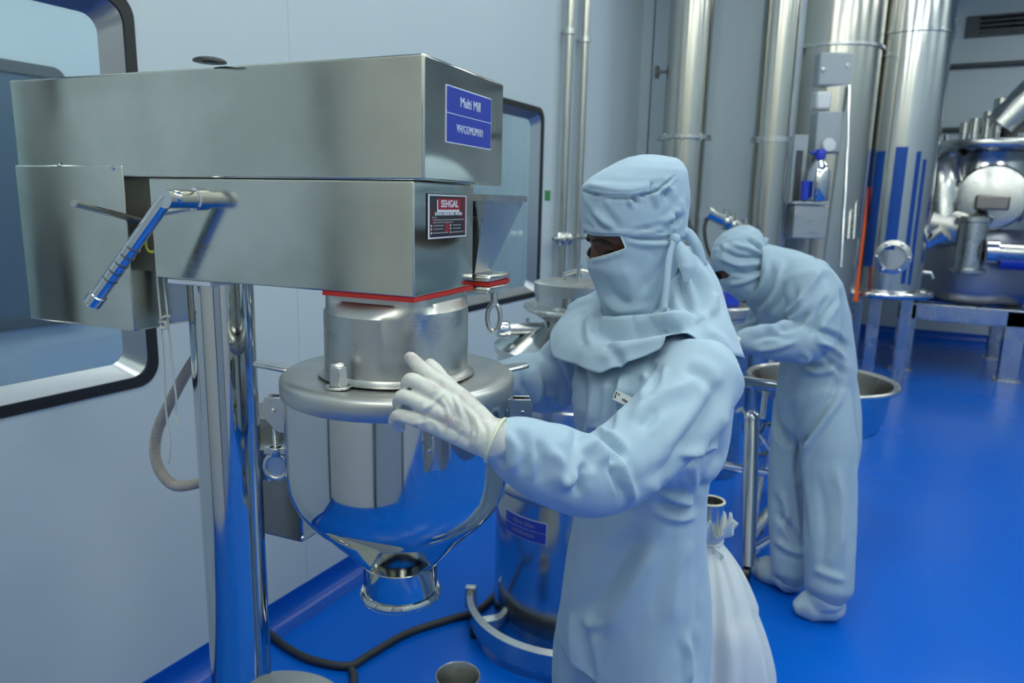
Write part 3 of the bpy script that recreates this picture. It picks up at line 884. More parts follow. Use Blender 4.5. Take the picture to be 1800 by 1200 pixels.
# ================================================================== ducts
d1 = thing('exhaust_duct', 'tall round steel duct with flange ring in the corner', 'duct', (-1.46, 5.2, 0))
MB().cyl((0, 0, 0), (0, 0, CEIL_Z - .001), .148, n=48).build('duct_run', 'duct', d1)
for z in (.9, 2.07, 3.3):
    fl_ = MB().lathe([(.149, -.012), (.190, -.012), (.190, .012), (.149, .012)], (0, 0, z), 48).build('duct_flange', 'satin', d1)
    for k in range(8):
        a = 2 * PI * k / 8 + .2
        MB().cyl((.176 * math.cos(a), .176 * math.sin(a), z - .022), (.176 * math.cos(a), .176 * math.sin(a), z + .022), .009, n=8).build('flange_bolt', 'satin', fl_)
sr = pl(1155, 127, 1, 5.2) - A(-1.46, 5.2, 0)
sb_ = MB().tube([(-.14, 0, sr[2]), (sr[0], 0, sr[2])], .012, 12).build('side_rod', 'darksteel', d1)
MB().lathe([(0, .008), (.045, .008), (.045, -.008), (0, -.008)], (sr[0], 0, sr[2]), 20, axis=(1, 0, 0)).build('rod_disc', 'darksteel', sb_)
wr = MB().tube([(-1.86, 5.615, .1), (-1.86, 5.612, 4.19)], .004, 8).build('wall_cable', 'darkgrey')
tag(wr, 'thin dark vertical cable on the wall behind the corner duct', 'cable')
d2 = thing('return_duct', 'narrow tall steel duct beside the dryer tower', 'duct', (-.905, 5.4, 0))
MB().cyl((0, 0, 0), (0, 0, CEIL_Z - .001), .118, n=48).build('duct_run', 'duct', d2)
MB().lathe([(.119, -.02), (.135, -.02), (.135, .02), (.119, .02)], (0, 0, 2.06), 40).build('duct_band', 'satin', d2)
# sampling pipe with clamps and hose on that duct
sp0, sp1 = dep(1243, 374, 4.75) - np.asarray(d2.location), dep(1312, 408, 4.95) - np.asarray(d2.location)
sd = unit(sp1 - sp0)
MB().tube([sp0, sp1, A(-.02, -.08, sp1[2] - .02)], .038, 18).build('sampling_pipe', 'chrome', d2)
for t, r in ((.0, .047), (.45, .052), (.62, .05), (.95, .055)):
    c = sp0 + (sp1 - sp0) * t
    k_ = MB().tube([c - sd * .02, c + sd * .02], r, 18).build('pipe_ferrule', 'satin', d2)
    if .4 < t < .98:
        MB().tube([c + A(0, 0, .04), c + A(0, 0, .085)], .018, 12).build('wing_nut', 'satin', k_)
hs = [sp0 + A(.01, 0, -.02), sp0 + A(-.005, -.02, -.10), sp0 + A(.02, -.02, -.22), sp0 + A(.08, -.01, -.34)]
MB().tube(bez(hs, 8), .012, 10).build('drain_hose', 'rubber', d2)

# ================================================================== dryer tower
TC = dep(1447, 300, 6.25)
tw = thing('dryer_tower', 'wide pale steel dryer tower carrying a grey box and a shelf', 'tower', (TC[0], TC[1], 0))
TR = .36
MB().cyl((0, 0, 0), (0, 0, CEIL_Z - .001), TR, n=64).build('tower_body', 'duct', tw)
for z in (.7, 2.9):
    MB().lathe([(TR, -.015), (TR + .02, -.012), (TR + .02, .012), (TR, .015)], (0, 0, z), 64).build('weld_band', 'satin', tw)
tof = unit(A(-TC[0], -TC[1], 0))
trt = unit(np.cross(tof, ZH := A(0, 0, 1)))
def tloc(px, py, d):
    return dep(px, py, d) - A(TC[0], TC[1], 0)
def facing_box(px0, py0, px1, py1, d, th, name, m, parent, bevel=.006, loc=tloc):
    a, b = loc(px0, py0, d), loc(px1, py1, d)
    c = (a + b) / 2
    w = abs((b - a) @ _rt) / 2
    h = abs(b[2] - a[2]) / 2
    g = A(-math.sin(YAW), math.cos(YAW), 0)
    return MB().obox(c + g * th, (_rt, g, ZH), (w, th, h)).build(name, m, parent, bevel=bevel)
jb = facing_box(1441, 92, 1499, 150, 5.75, .10, 'junction_box', 'greybox', tw, .012)
for (x, y) in ((1447, 122), (1490, 115)):
    p = tloc(x, y, 5.745)
    MB().lathe([(0, .008), (.018, .006), (.022, 0)], p, 16, axis=tuple(-A(-math.sin(YAW), math.cos(YAW), 0))).build('cover_screw', 'satin', jb)
facing_box(1436, 160, 1462, 192, 5.78, .06, 'cable_gland', 'white', tw, .02)
facing_box(1436, 196, 1480, 268, 5.80, .09, 'control_panel', 'greybox', tw, .01)
p = tloc(1457, 255, 5.79)
MB().lathe([(0, .02), (.05, .015), (.055, 0)], p, 24, axis=tuple(-A(-math.sin(YAW), math.cos(YAW), 0))).build('gauge', 'white', tw)
MB().tube([tloc(1493, 150, 5.75), tloc(1488, 300, 5.75), tloc(1478, 470, 5.75)], .016, 12).build('riser_pipe', 'chrome', tw)
MB().tube([tloc(1518, 0, 6.0), tloc(1505, 230, 6.0), tloc(1490, 420, 6.0)], .022, 12).build('riser_pipe', 'satin', tw)
MB().tube([tloc(1528, 0, 6.0), tloc(1513, 230, 6.0), tloc(1500, 420, 6.0)], .014, 12).build('riser_pipe', 'satin', tw)
shf = facing_box(1394, 354, 1456, 360, 5.65, .16, 'shelf', 'satin', tw, .002)
facing_box(1396, 360, 1454, 420, 5.70, .10, 'shelf_bracket_box', 'brushed', tw, .006)
# narrow framed door on the tower side
fa, fb = tloc(1391, 238, 5.80), tloc(1411, 400, 5.80)
facing_box(1391, 238, 1411, 420, 5.80, .02, 'door_leaf', 'greybox', tw, .004)
facing_box(1397, 265, 1404, 410, 5.79, .01, 'door_glass', 'darkgrey', tw, .002)
sco_ = dep(1434, 354, 5.72)
bt = thing('spray_bottle', 'clear rounded bottle with blue cap on the tower shelf', 'bottle', sco_ + A(0, 0, .004))
MB().lathe([(0, 0), (.085, 0), (.092, .01), (.092, .17), (.085, .23), (.06, .285), (.03, .31), (.028, .325), (0, .325)], (0, 0, 0), 32).build('bottle_body', 'chrome', bt, smooth=60)
MB().lathe([(0, .395), (.035, .395), (.04, .385), (.04, .325), (.0, .325)], (0, 0, 0), 24).build('bottle_cap', 'blueplastic', bt)
MB().tube([(.0, 0, .38), (-.05 * _rt[0], -.05 * _rt[1], .375), tuple(-_rt * .07 + A(0, 0, .36))], .012, 10).build('nozzle', 'blueplastic', bt)
bl = MB().obox(dep(1412, 354, 5.66) + A(0, 0, .085) , (_rt, A(-math.sin(YAW), math.cos(YAW), 0), ZH), (.02, .03, .075)).build('cleaning_wipe', 'blueplastic', bevel=.004)
tag(bl, 'narrow blue packet standing on the tower shelf beside the bottle', 'packet')

# ================================================================== tall column with sight glass
CP = dep(1550, 500, 6.6)
cl = thing('process_column', 'tall shiny steel column with round sight glass and foot ring', 'column', (CP[0], CP[1], 0))
CRD = .318
zb_ = dep(1563, 512, 6.6)[2]
MB().lathe([(0, zb_ - .06), (.22, zb_ - .05), (CRD, zb_ + .02), (CRD, 3.05), (CRD + .012, 3.055), (CRD + .012, 3.075), (CRD, 3.08), (CRD, CEIL_Z - .001)], (0, 0, 0), 72).build('column_shell', 'farsteel', cl, smooth=40)
for (xa, xb, ya, yb) in ((1520, 1537, 262, 500), (1541, 1557, 266, 470), (1575, 1597, 258, 440), (1612, 1620, 266, 498), (1623, 1629, 280, 498)):  # glossy blue upright bands laid on the column shell
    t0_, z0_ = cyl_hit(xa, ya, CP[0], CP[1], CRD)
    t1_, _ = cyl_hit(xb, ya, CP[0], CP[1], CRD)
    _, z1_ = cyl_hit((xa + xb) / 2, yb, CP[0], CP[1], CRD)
    bent((t0_, t1_), max(z1_, zb_ + .03), z0_, CRD + .0004, 'column_strip', 'blue_strip', cl, 8)
rgf = MB().tube([(.395 * math.cos(t), .395 * math.sin(t), zb_) for t in np.linspace(0, 2 * PI, 64, endpoint=False)], .030, 14, closed=True).build('foot_ring', 'chrome', cl)
for k in range(6):
    a = k * PI / 3 + .3
    MB().tube([(.30 * math.cos(a), .30 * math.sin(a), zb_), (.40 * math.cos(a), .40 * math.sin(a), zb_)], .014, 10).build('ring_spoke', 'satin', rgf)
for k in range(3):
    a = 2 * PI * k / 3 + 2.5
    MB().box(.24 * math.cos(a) - .05, .24 * math.cos(a) + .05, .24 * math.sin(a) - .05, .24 * math.sin(a) + .05, 0, zb_).build('leg', 'satin', cl, bevel=.006)
gdir = unit(A(-CP[0], -CP[1], 0) + .25 * _rt)
def cloc(px, py, d):
    return dep(px, py, d) - A(CP[0], CP[1], 0)
sg = cloc(1569, 452, 6.26)
MB().lathe([(.10, -.08), (.13, -.06), (.148, 0), (.148, .02), (.105, .028), (.10, .015)], sg, 40, axis=tuple(gdir)).build('sight_glass_ring', 'satin', cl)
MB().lathe([(0, .012), (.10, .012), (.10, 0)], sg, 40, axis=tuple(gdir)).build('sight_glass_pane', 'greybox', cl)
for k in range(6):
    a = k * PI / 3
    u, w, d_ = frame_of(gdir)
    MB().lathe([(0, .03), (.012, .025), (.014, .0)], sg + .127 * (u * math.cos(a) + w * math.sin(a)) + gdir * .02, 10, axis=tuple(gdir)).build('glass_bolt', 'chrome', cl)
MB().tube(bez([cloc(1517, 330, 6.30), cloc(1512, 400, 6.29), cloc(1504, 470, 6.29), cloc(1499, 530, 6.30)], 8), .044, 12).build('orange_hose', 'orange', cl)
oa, ob = cloc(1612, 438, 6.5), cloc(1652, 413, 6.35)
MB().tube([oa - unit(ob - oa) * .1, ob], .055, 18).build('side_nozzle', 'chrome', cl)
MB().tube([ob - unit(ob - oa) * .02, ob + unit(ob - oa) * .05], .085, 20).build('nozzle_flange', 'satin', cl)
MB().tube([cloc(1616, 435, 6.5), cloc(1618, 408, 6.5)], .02, 12).build('vent_stub', 'chrome', cl)
MB().tube([cloc(1600, 476, 6.5), cloc(1636, 480, 6.45), cloc(1640, 490, 6.45)], .018, 12).build('drain_cock', 'satin', cl)
for (y_, m_) in ((40, 'chrome'), (62, 'blueplastic')):
    q = cloc(1672, y_, 6.55)
    MB().tube([q - _rt * .08, q + _rt * .02], .05 if m_ == 'chrome' else .035, 14).build('coupling', m_, cl)

# ================================================================== granulator vessel on its frame
vs = thing('vessel_frame', 'square legged steel frame under the granulator vessel', 'frame', (.54, 8.9, 0))
def leg(x0, y0, nm='leg'):
    MB().box(x0 - .085, x0 + .085, y0 - .085, y0 + .085, .004, .69).build(nm, 'satin', vs, bevel=.008)
    MB().box(x0 - .11, x0 + .11, y0 - .11, y0 + .11, 0, .012).build('foot_plate', 'satin', vs)
for (x, y) in ((-.46, -.58), (.46, -.58), (.46, .62), (-.46, .62)):
    leg(x, y)
for q in ((-.545, .545, -.665, -.495), (-.545, .545, .535, .705), (-.545, -.375, -.495, .535), (.375, .545, -.495, .535)):
    MB().box(q[0], q[1], q[2], q[3], .535, .70).build('beam', 'satin', vs, bevel=.006)
gv = thing('granulator_vessel', 'granulator vessel with bolted lid above a dark tank', 'vessel', (.62, 8.9, .70))
MB().lathe([(0, .001), (.50, .001), (.56, .05), (.58, .15), (.58, .62), (.52, .74), (.40, .80), (0, .82)], (0, 0, 0), 64).build('lower_tank', mat('dark_tank_steel', (.34, .36, .42, 1), .4, 1.0), gv, smooth=45)
MB().lathe([(.50, .72), (.52, .86), (.50, 1.0), (.36, 1.5), (.40, 1.53)], (0, 0, 0), 64).build('cone_body', 'farsteel', gv)
MB().lathe([(.40, 1.515), (.60, 1.515), (.61, 1.53), (.61, 1.575), (.60, 1.59), (.2, 1.62), (0, 1.63)], (0, 0, 0), 64).build('lid_flange', 'satin', gv, smooth=35)
for k in range(16):
    a = 2 * PI * k / 16
    MB().cyl((.555 * math.cos(a), .555 * math.sin(a), 1.585), (.555 * math.cos(a), .555 * math.sin(a), 1.64), .025, n=8).build('lid_bolt', 'chrome', gv)
for (px, w, h) in ((1694, .04, .16), (1712, .05, .20), (1733, .045, .26), (1752, .06, .38)):
    q = pl(px, 235, 1, 8.75) - A(.62, 8.9, .70)
    MB().tube([(q[0], q[1], 1.59), (q[0], q[1], 1.62 + h)], w, 16).build('lid_nozzle', 'satin', gv)
q0_, q1_ = pl(1758, 222, 1, 8.7) - A(.62, 8.9, .70), pl(1830, 150, 1, 8.7) - A(.62, 8.9, .70)
MB().tube([q0_, q1_], .15, 24).build('charge_chute', 'satin', gv)
MB().box(q0_[0] + .05, q0_[0] + .40, q0_[1] - .05, q0_[1] + .25, 1.60, q0_[2] + .12).build('motor_block', 'darkgrey', gv, bevel=.02)
ma = pl(1743, 347, 1, 8.38) - A(.62, 8.9, .70)
MB().lathe([(0, .05), (.20, .045), (.29, .03), (.31, 0), (.31, -.03), (.26, -.05), (.22, -.30)], ma, 40, axis=(-.05, -1, .05)).build('manhole_cover', 'satin', gv)
MB().box(ma[0] - .14, ma[0] + .14, ma[1] - .16, ma[1] - .04, ma[2] - .12, ma[2] + .02).build('manhole_bracket', 'darksteel', gv, bevel=.02)
MB().tube([ma + A(.28, 0, -.05), ma + A(.55, 0, -.08)], .09, 20).build('drive_coupling', 'blackplastic', gv)
MB().tube([ma + A(.40, -.01, -.09), ma + A(.75, 0, -.14)], .12, 20).build('drive_cover', 'blueplastic', gv)
oc = pl(1706, 430, 1, 8.25) - A(.62, 8.9, .70)
MB().lathe([(.14, .27), (.16, .26), (.16, .22), (.125, .21), (.125, -.22), (.16, -.23), (.16, -.26), (0, -.27)], oc, 32).build('outlet_drum', 'satin', gv, smooth=40)
MB().tube([oc + A(.06, 0, .2), oc + A(.06, .3, .4)], .07, 16).build('outlet_elbow', 'satin', gv)
ho = pl(1745, 442, 1, 8.2) - A(.62, 8.9, .70)
MB().tube([ho, ho + A(.55, 0, -.01)], .085, 20).build('cross_pipe', 'satin', gv)
MB().tube([ho - A(.05, 0, 0), ho + A(.04, 0, 0)], .115, 20).build('cross_pipe_flange', 'chrome', gv)
MB().tube([ho + A(.07, .02, -.09), ho + A(.6, .02, -.10)], .07, 16).build('lagging', 'blueplastic', gv)
# bag-like elbow cone left of the body
qa, qb = pl(1672, 270, 1, 8.6) - A(.62, 8.9, .70), pl(1655, 385, 1, 8.5) - A(.62, 8.9, .70)
MB().tube(bez([qa, (qa + qb) / 2 + A(-.05, 0, .05), qb], 6), [.08, .09, .11, .14, .16, .18, .19, .2, .2, .2, .2, .2, .2], 20).build('return_elbow', 'satin', gv)
MB().tube([qb + A(-.1, 0, -.05), qb + A(.35, 0, -.12)], .22, 24).build('side_barrel', 'brushed', gv)
# far wall: air grille and conduits
va, vb = pl(1700, 30, 1, FY), pl(1800, 60, 1, FY)
vg = thing('air_grille', 'grey slatted air grille high on the far wall', 'grille', (va[0], FY, (va[2] + vb[2]) / 2))
hh = abs(va[2] - vb[2]) / 2
MB().box(0, 1.3, -.03, 0, -hh, hh).build('grille_frame', 'darkgrey', vg, bevel=.004)
for k in range(4):
    z = -hh + .04 + k * (2 * hh - .08) / 3
    MB().obox((.70, -.045, z), (A(1, 0, 0), unit(A(0, 1, -.6)), unit(A(0, .6, 1))), (.56, .025, .004)).build('slat', 'darksteel', vg)
for (px0, py, lab) in ((1662, 118, 'dark conduit along the far wall just below the air grille'), (1640, 229, 'dark conduit along the far wall behind the granulator lid')):
    q = pl(px0, py, 1, FY - .03)
    c = MB().tube([(q[0], FY - .032, q[2]), (3.3, FY - .032, q[2])], .03, 12).build('wall_conduit', 'darkgrey')
    tag(c, lab, 'conduit')

# ================================================================== bowl trolley and drum by the second worker
BWC = A(-.30, 3.80, 0)
tr = thing('bowl_trolley', 'tubular steel trolley carrying the wide steel bowl', 'trolley', BWC)
def trl(px, py, d):
    return dep(px, py, d) - BWC
def TUB(pts, r, nm, m='chrome'):
    return MB().tube(pts, r, 16).build(nm, m, tr)
TUB([trl(1262, 664, 3.2), trl(1383, 682, 3.26)], .026, 'push_handle')
pA, pB = trl(1322, 735, 3.2), trl(1312, 1008, 3.12)
pB[2] = .085
TUB([pA, pB], .034, 'front_post')
MB().ell(pA, .036, .036, .036).build('post_cap', 'chrome', tr)
TUB([trl(1346, 688, 3.24), trl(1340, 735, 3.24), pA], .014, 'handle_stem')
TUB([trl(1300, 720, 3.4), trl(1355, 800, 3.45)], .022, 'brace')
TUB([trl(1270, 818, 3.5), trl(1352, 832, 3.55)], .022, 'cross_rail')
TUB([trl(1312, 960, 3.2), trl(1352, 900, 3.6)], .030, 'low_brace')
for (sx, sy) in ((.06, -.12), (.06, .3), (-.28, .3)):
    TUB([(sx, sy, .085), (sx * .9, sy * .9, .56)], .022, 'post')
TUB([(-.28, .3, .14), (.06, .3, .14)], .02, 'base_rail')
TUB([(.06, .3, .14), (.06, -.12, .14)], .02, 'base_rail')
TUB([(.06, -.12, .14), (pB[0], pB[1], .14)], .02, 'base_rail')
TUB([(-.28, .3, .14), (pB[0], pB[1], .14)], .02, 'base_rail')
TUB([(.055, -.11, .50), (.055, .27, .50), (-.25, .27, .50), (pA[0], pA[1], .50), (.055, -.11, .50)], .018, 'bowl_support')
for (x, y) in ((.06, -.12), (.06, .3), (-.28, .3), (pB[0], pB[1])):
    MB().cyl((x - .013, y, .0425), (x + .013, y, .0425), .042, n=24).build('castor', 'blackplastic', tr)
BR = .345
bw = thing('mixing_bowl', 'wide open steel bowl with rolled rim on the trolley', 'bowl', (BWC[0], BWC[1], .52))
MB().lathe([(0, .0), (.20, .002), (.28, .03), (.30, .09), (.315, .20), (.32, .235), (BR, .242), (BR + .01, .250), (BR, .258), (.322, .252)], (0, 0, 0), 72).build('bowl_shell', 'farsteel', bw, smooth=60)
MB().lathe([(.322, .252), (.308, .20), (.292, .09), (.25, .04), (.2, .012), (0, .01)], (0, 0, 0), 72).build('bowl_inside', 'darksteel', bw, smooth=60)  # inner surface of the bowl, in darker steel than the outside
MB().tube([(BR * math.cos(t), BR * math.sin(t), .25) for t in np.linspace(0, 2 * PI, 72, endpoint=False)], .012, 10, closed=True).build('rolled_rim', 'satin', bw)
dq = dep(1262, 540, 4.3)
dm = thing('steel_drum', 'upright steel drum behind the forearms of the bent worker', 'drum', (dq[0], dq[1], 0))
DZ = dep(1262, 534, 4.3)[2]
MB().lathe([(0, .0), (.185, 0), (.19, .02), (.19, DZ - .07), (.20, DZ - .06), (.20, DZ - .01), (.19, DZ - .001), (.15, DZ), (0, DZ)], (0, 0, 0), 48).build('drum_shell', 'brushed', dm, smooth=40)
MB().lathe([(.19, .55), (.198, .555), (.198, .57), (.19, .575)], (0, 0, 0), 48).build('hoop', 'satin', dm)
bb = dep(1283, 522, 4.24)
bo_ = MB().obox((bb[0], bb[1], DZ + .041), (unit(_rt + A(0, 0, -.0)), unit(np.cross(A(0, 0, 1), _rt)), A(0, 0, 1)), (.052, .03, .040)).build('control_pendant', 'blueplastic', bevel=.006)
tag(bo_, 'small blue plastic box on top of the steel drum', 'box')
rb = dep(1267, 520, 4.2)
kn_ = thing('drum_knob', 'red capped dark knob on top of the steel drum', 'knob', (rb[0], rb[1], DZ))
MB().lathe([(0, 0), (.022, 0), (.02, .04), (0, .04)], (0, 0, 0), 20).build('knob_stem', 'darksteel', kn_)
MB().lathe([(0, .04), (.024, .04), (.026, .05), (.02, .068), (0, .072)], (0, 0, 0), 20).build('knob_cap', 'redplastic', kn_)
# ================================================================== people
RTH, GH, ZH = _rt, A(-math.sin(YAW), math.cos(YAW), 0), A(0, 0, 1)
def loft(rings, n=28, p=2.2):
    """rings: (centre, half-vector u, half-vector w) -> closed skin"""
    mb = MB()
    for (c, u, w) in rings:
        c, u, w = map(lambda q: np.asarray(q, float), (c, u, w))
        for k in range(n):
            t = 2 * PI * k / n
            ct, st = math.cos(t), math.sin(t)
            mb.v.append(tuple(c + u * math.copysign(abs(ct) ** (2 / p), ct) + w * math.copysign(abs(st) ** (2 / p), st)))
    m = len(rings)
    for i in range(m - 1):
        for k in range(n):
            l = (k + 1) % n
            mb.f.append((i * n + k, i * n + l, (i + 1) * n + l, (i + 1) * n + k))
    mb.f.append(tuple(range(n - 1, -1, -1)))
    mb.f.append(tuple((m - 1) * n + k for k in range(n)))
    return mb
def limb(joints, radii, n=20, flat=1.0, hint=None, sub=6):
    """smooth tube through joints with radii (round ends)"""
    J = [np.asarray(j, float) for j in joints]
    P = bez(J, sub)
    R = np.interp(np.linspace(0, len(J) - 1, len(P)), range(len(J)), radii)
    a, b = unit(P[0] - P[1]), unit(P[-1] - P[-2])
    P = [P[0] + a * R[0] * .6] + P + [P[-1] + b * R[-1] * .6]
    R = np.concatenate([[R[0] * .55], R, [R[-1] * .55]])
    return MB().tube(P, R, n, flat=flat, hint=hint)
def fuse(parts, voxel, smooth=4, name='skin'):
    """union of closed shells into one continuous surface"""
    me = bpy.data.meshes.new(name)
    v, f = [], []
    for mb in parts:
        m2 = mb.mesh('tmp')
        b = len(v)
        v += [tuple(q.co) for q in m2.vertices]
        f += [tuple(i + b for i in q.vertices) for q in m2.polygons]
        bpy.data.meshes.remove(m2)
    me.from_pydata(v, [], f)
    o = bpy.data.objects.new('tmp', me)
    COL.objects.link(o)
    q = o.modifiers.new('r', 'REMESH')
    q.mode = 'VOXEL'
    q.voxel_size = voxel
    if smooth:
        q = o.modifiers.new('s', 'SMOOTH')
        q.factor = 0.5
        q.iterations = smooth
    dg = bpy.context.evaluated_depsgraph_get()
    out = bpy.data.meshes.new_from_object(o.evaluated_get(dg))
    out.name = name
    bpy.data.objects.remove(o, do_unlink=True)
    bpy.data.meshes.remove(me)
    return out
def get_co(me):
    c = np.zeros(len(me.vertices) * 3)
    me.vertices.foreach_get('co', c)
    return c.reshape(-1, 3)
def get_no(me):
    c = np.zeros(len(me.vertices) * 3)
    me.vertex_normals.foreach_get('vector', c)
    return c.reshape(-1, 3)
def set_co(me, c):
    me.vertices.foreach_set('co', np.ascontiguousarray(c).ravel())
    me.update()
def crease(me, folds, off=(0, 0, 0), dmin=0, dmax=99, gain=1.65, tight=.95):
    """cloth folds: each is (polyline px, height m (+ridge / -valley), width px); moves the cloth that faces the viewer's side"""
    co, no = get_co(me) + np.asarray(off, float), get_no(me)
    pp = proj(co)
    view = CC - co
    view /= np.linalg.norm(view, axis=1, keepdims=True)
    face = np.clip((no * view).sum(1) * 2.5, 0, 1)
    face *= (pp[:, 2] > dmin) & (pp[:, 2] < dmax)
    disp = np.zeros(len(co))
    for (poly, amp, wid) in folds:
        wid *= tight
        Q = np.array(bez([A(*q) for q in poly], 4)) if len(poly) > 2 else np.array(poly, float)
        best = np.full(len(co), 1e9)
        tt = np.zeros(len(co))
        L = len(Q) - 1
        for i in range(L):
            a, b = Q[i], Q[i + 1]
            ab = b - a
            t = np.clip(((pp[:, :2] - a) @ ab) / (ab @ ab + 1e-9), 0, 1)
            d = np.linalg.norm(pp[:, :2] - (a + t[:, None] * ab), axis=1)
            m = d < best
            best[m] = d[m]
            tt[m] = ((i + t) / L)[m]
        taper = np.clip(np.minimum(tt, 1 - tt) * 5 + .15, 0, 1)
        g = .45 * np.exp(-(best / wid) ** 2) + .55 * np.exp(-best / (.62 * wid)) - .30 * np.exp(-((best - 1.9 * wid) / wid) ** 2)
        disp += amp * gain * g * taper
    set_co(me, co + no * (disp * face)[:, None] - np.asarray(off, float))
def rumple(me, amp, scale, stretch=(1, 1, 1), seed=0, ridged=True):
    """fine irregular cloth relief"""
    co, no = get_co(me), get_no(me)
    s = np.asarray(stretch, float) * scale
    d = np.empty(len(co))
    for i, c in enumerate(co * s + seed * 7.31):
        q = mnoise.noise(Vector(c)) + .45 * mnoise.noise(Vector(c * 2.1))
        d[i] = (0.45 - abs(q)) if ridged else q
    set_co(me, co + no * (d * amp)[:, None])
def relax(me, it=3, k=.5):
    """even out the cloth after creasing"""
    n = len(me.vertices)
    e = np.zeros(len(me.edges) * 2, dtype=np.int64)
    me.edges.foreach_get('vertices', e)
    e = e.reshape(-1, 2)
    deg = np.bincount(e.ravel(), minlength=n).astype(float)[:, None]
    co = get_co(me)
    for _ in range(it):
        s_ = np.zeros_like(co)
        np.add.at(s_, e[:, 0], co[e[:, 1]])
        np.add.at(s_, e[:, 1], co[e[:, 0]])
        co = co + k * (s_ / np.maximum(deg, 1) - co)
    set_co(me, co)
def sub_origin(me, org):
    set_co(me, get_co(me) - np.asarray(org, float))
    return me

# ---------------------------------------------------------------- worker at the mill
f1 = unit(-.86 * RTH - .50 * GH)
l1 = np.cross(ZH, f1)
S1 = dep(1140, 615, 1.42)
B1 = A(S1[0], S1[1], 0)
p1 = thing('person', 'worker in pale blue hooded coverall gripping the hopper of the mill', 'person', B1)
def at1(z, df=0, dl=0):
    return B1 + f1 * df + l1 * dl + ZH * z
def torso1(k=0.0, top=True):
    R = []
    for (z, df, dl, a, b) in ((.66, .0, 0, .180, .134), (.75, .0, 0, .178, .132), (.85, .0, 0, .168, .124), (.95, .0, 0, .150, .112), (1.04, .0, 0, .144, .108), (1.12, .004, 0, .152, .114), (1.20, .006, 0, .166, .124), (1.27, .004, 0, .168, .118), (1.31, -.006, 0, .152, .094), (1.338, -.018, 0, .142, .066), (1.352, -.022, 0, .062, .042)):
        R.append((at1(z, df, dl), l1 * (a - k), f1 * (b - k)))
    return loft(R)
NS, NE, NW = at1(1.306, -.01, .146), dep(1062, 832, 1.165), dep(866, 769, 1.035)
FS, FE, FW = at1(1.310, -.01, -.155), dep(968, 672, 1.70), dep(872, 668, 1.52)
def arms1(k=0.0):
    a = limb([NS + ZH * .0, NS * .55 + NE * .45 + l1 * .012 - ZH * .010, NE, NE * .5 + NW * .5 + A(0, 0, -.012), NE * .2 + NW * .8 + A(0, 0, -.004), NW], [.076 - k, .072 - k, .068 - k, .062 - k, .048 - k, .027 - k * .3])
    b = limb([FS, FS * .5 + FE * .5, FE, FE * .5 + FW * .5, FW], [.085 - k, .080 - k, .072 - k, .062 - k, .036 - k * .6])
    c = limb([at1(1.24, -.040, .105), at1(1.13, -.035, .100), NS * .35 + NE * .65 - ZH * .030], [.066 - k, .060 - k, .045 - k])
    e = [limb([at1(1.290, .015, s_ * .130), at1(1.318, .010, s_ * .100), at1(1.330, .0, s_ * .06)], [.052 - k, .048 - k, .042 - k]) for s_ in (1, -1)]
    return [a, b, c] + e
def legs1(k=0.0):
    out = []
    for s in (1, -1):
        out.append(limb([at1(.80, 0, s * .080), at1(.62, .012, s * .10), at1(.46, .015, s * .105), at1(.26, .0, s * .11), at1(.10, -.02, s * .115)], [.095 - k, .098 - k, .090 - k, .086 - k, .08 - k]))
    return out
suit = fuse([torso1()] + arms1() + legs1(), .0046, 8, 'coverall')
rumple(suit, .0045, 4.0, (1, 1, .45), 1)
rumple(suit, .0014, 13.0, (1, 1, .6), 2)
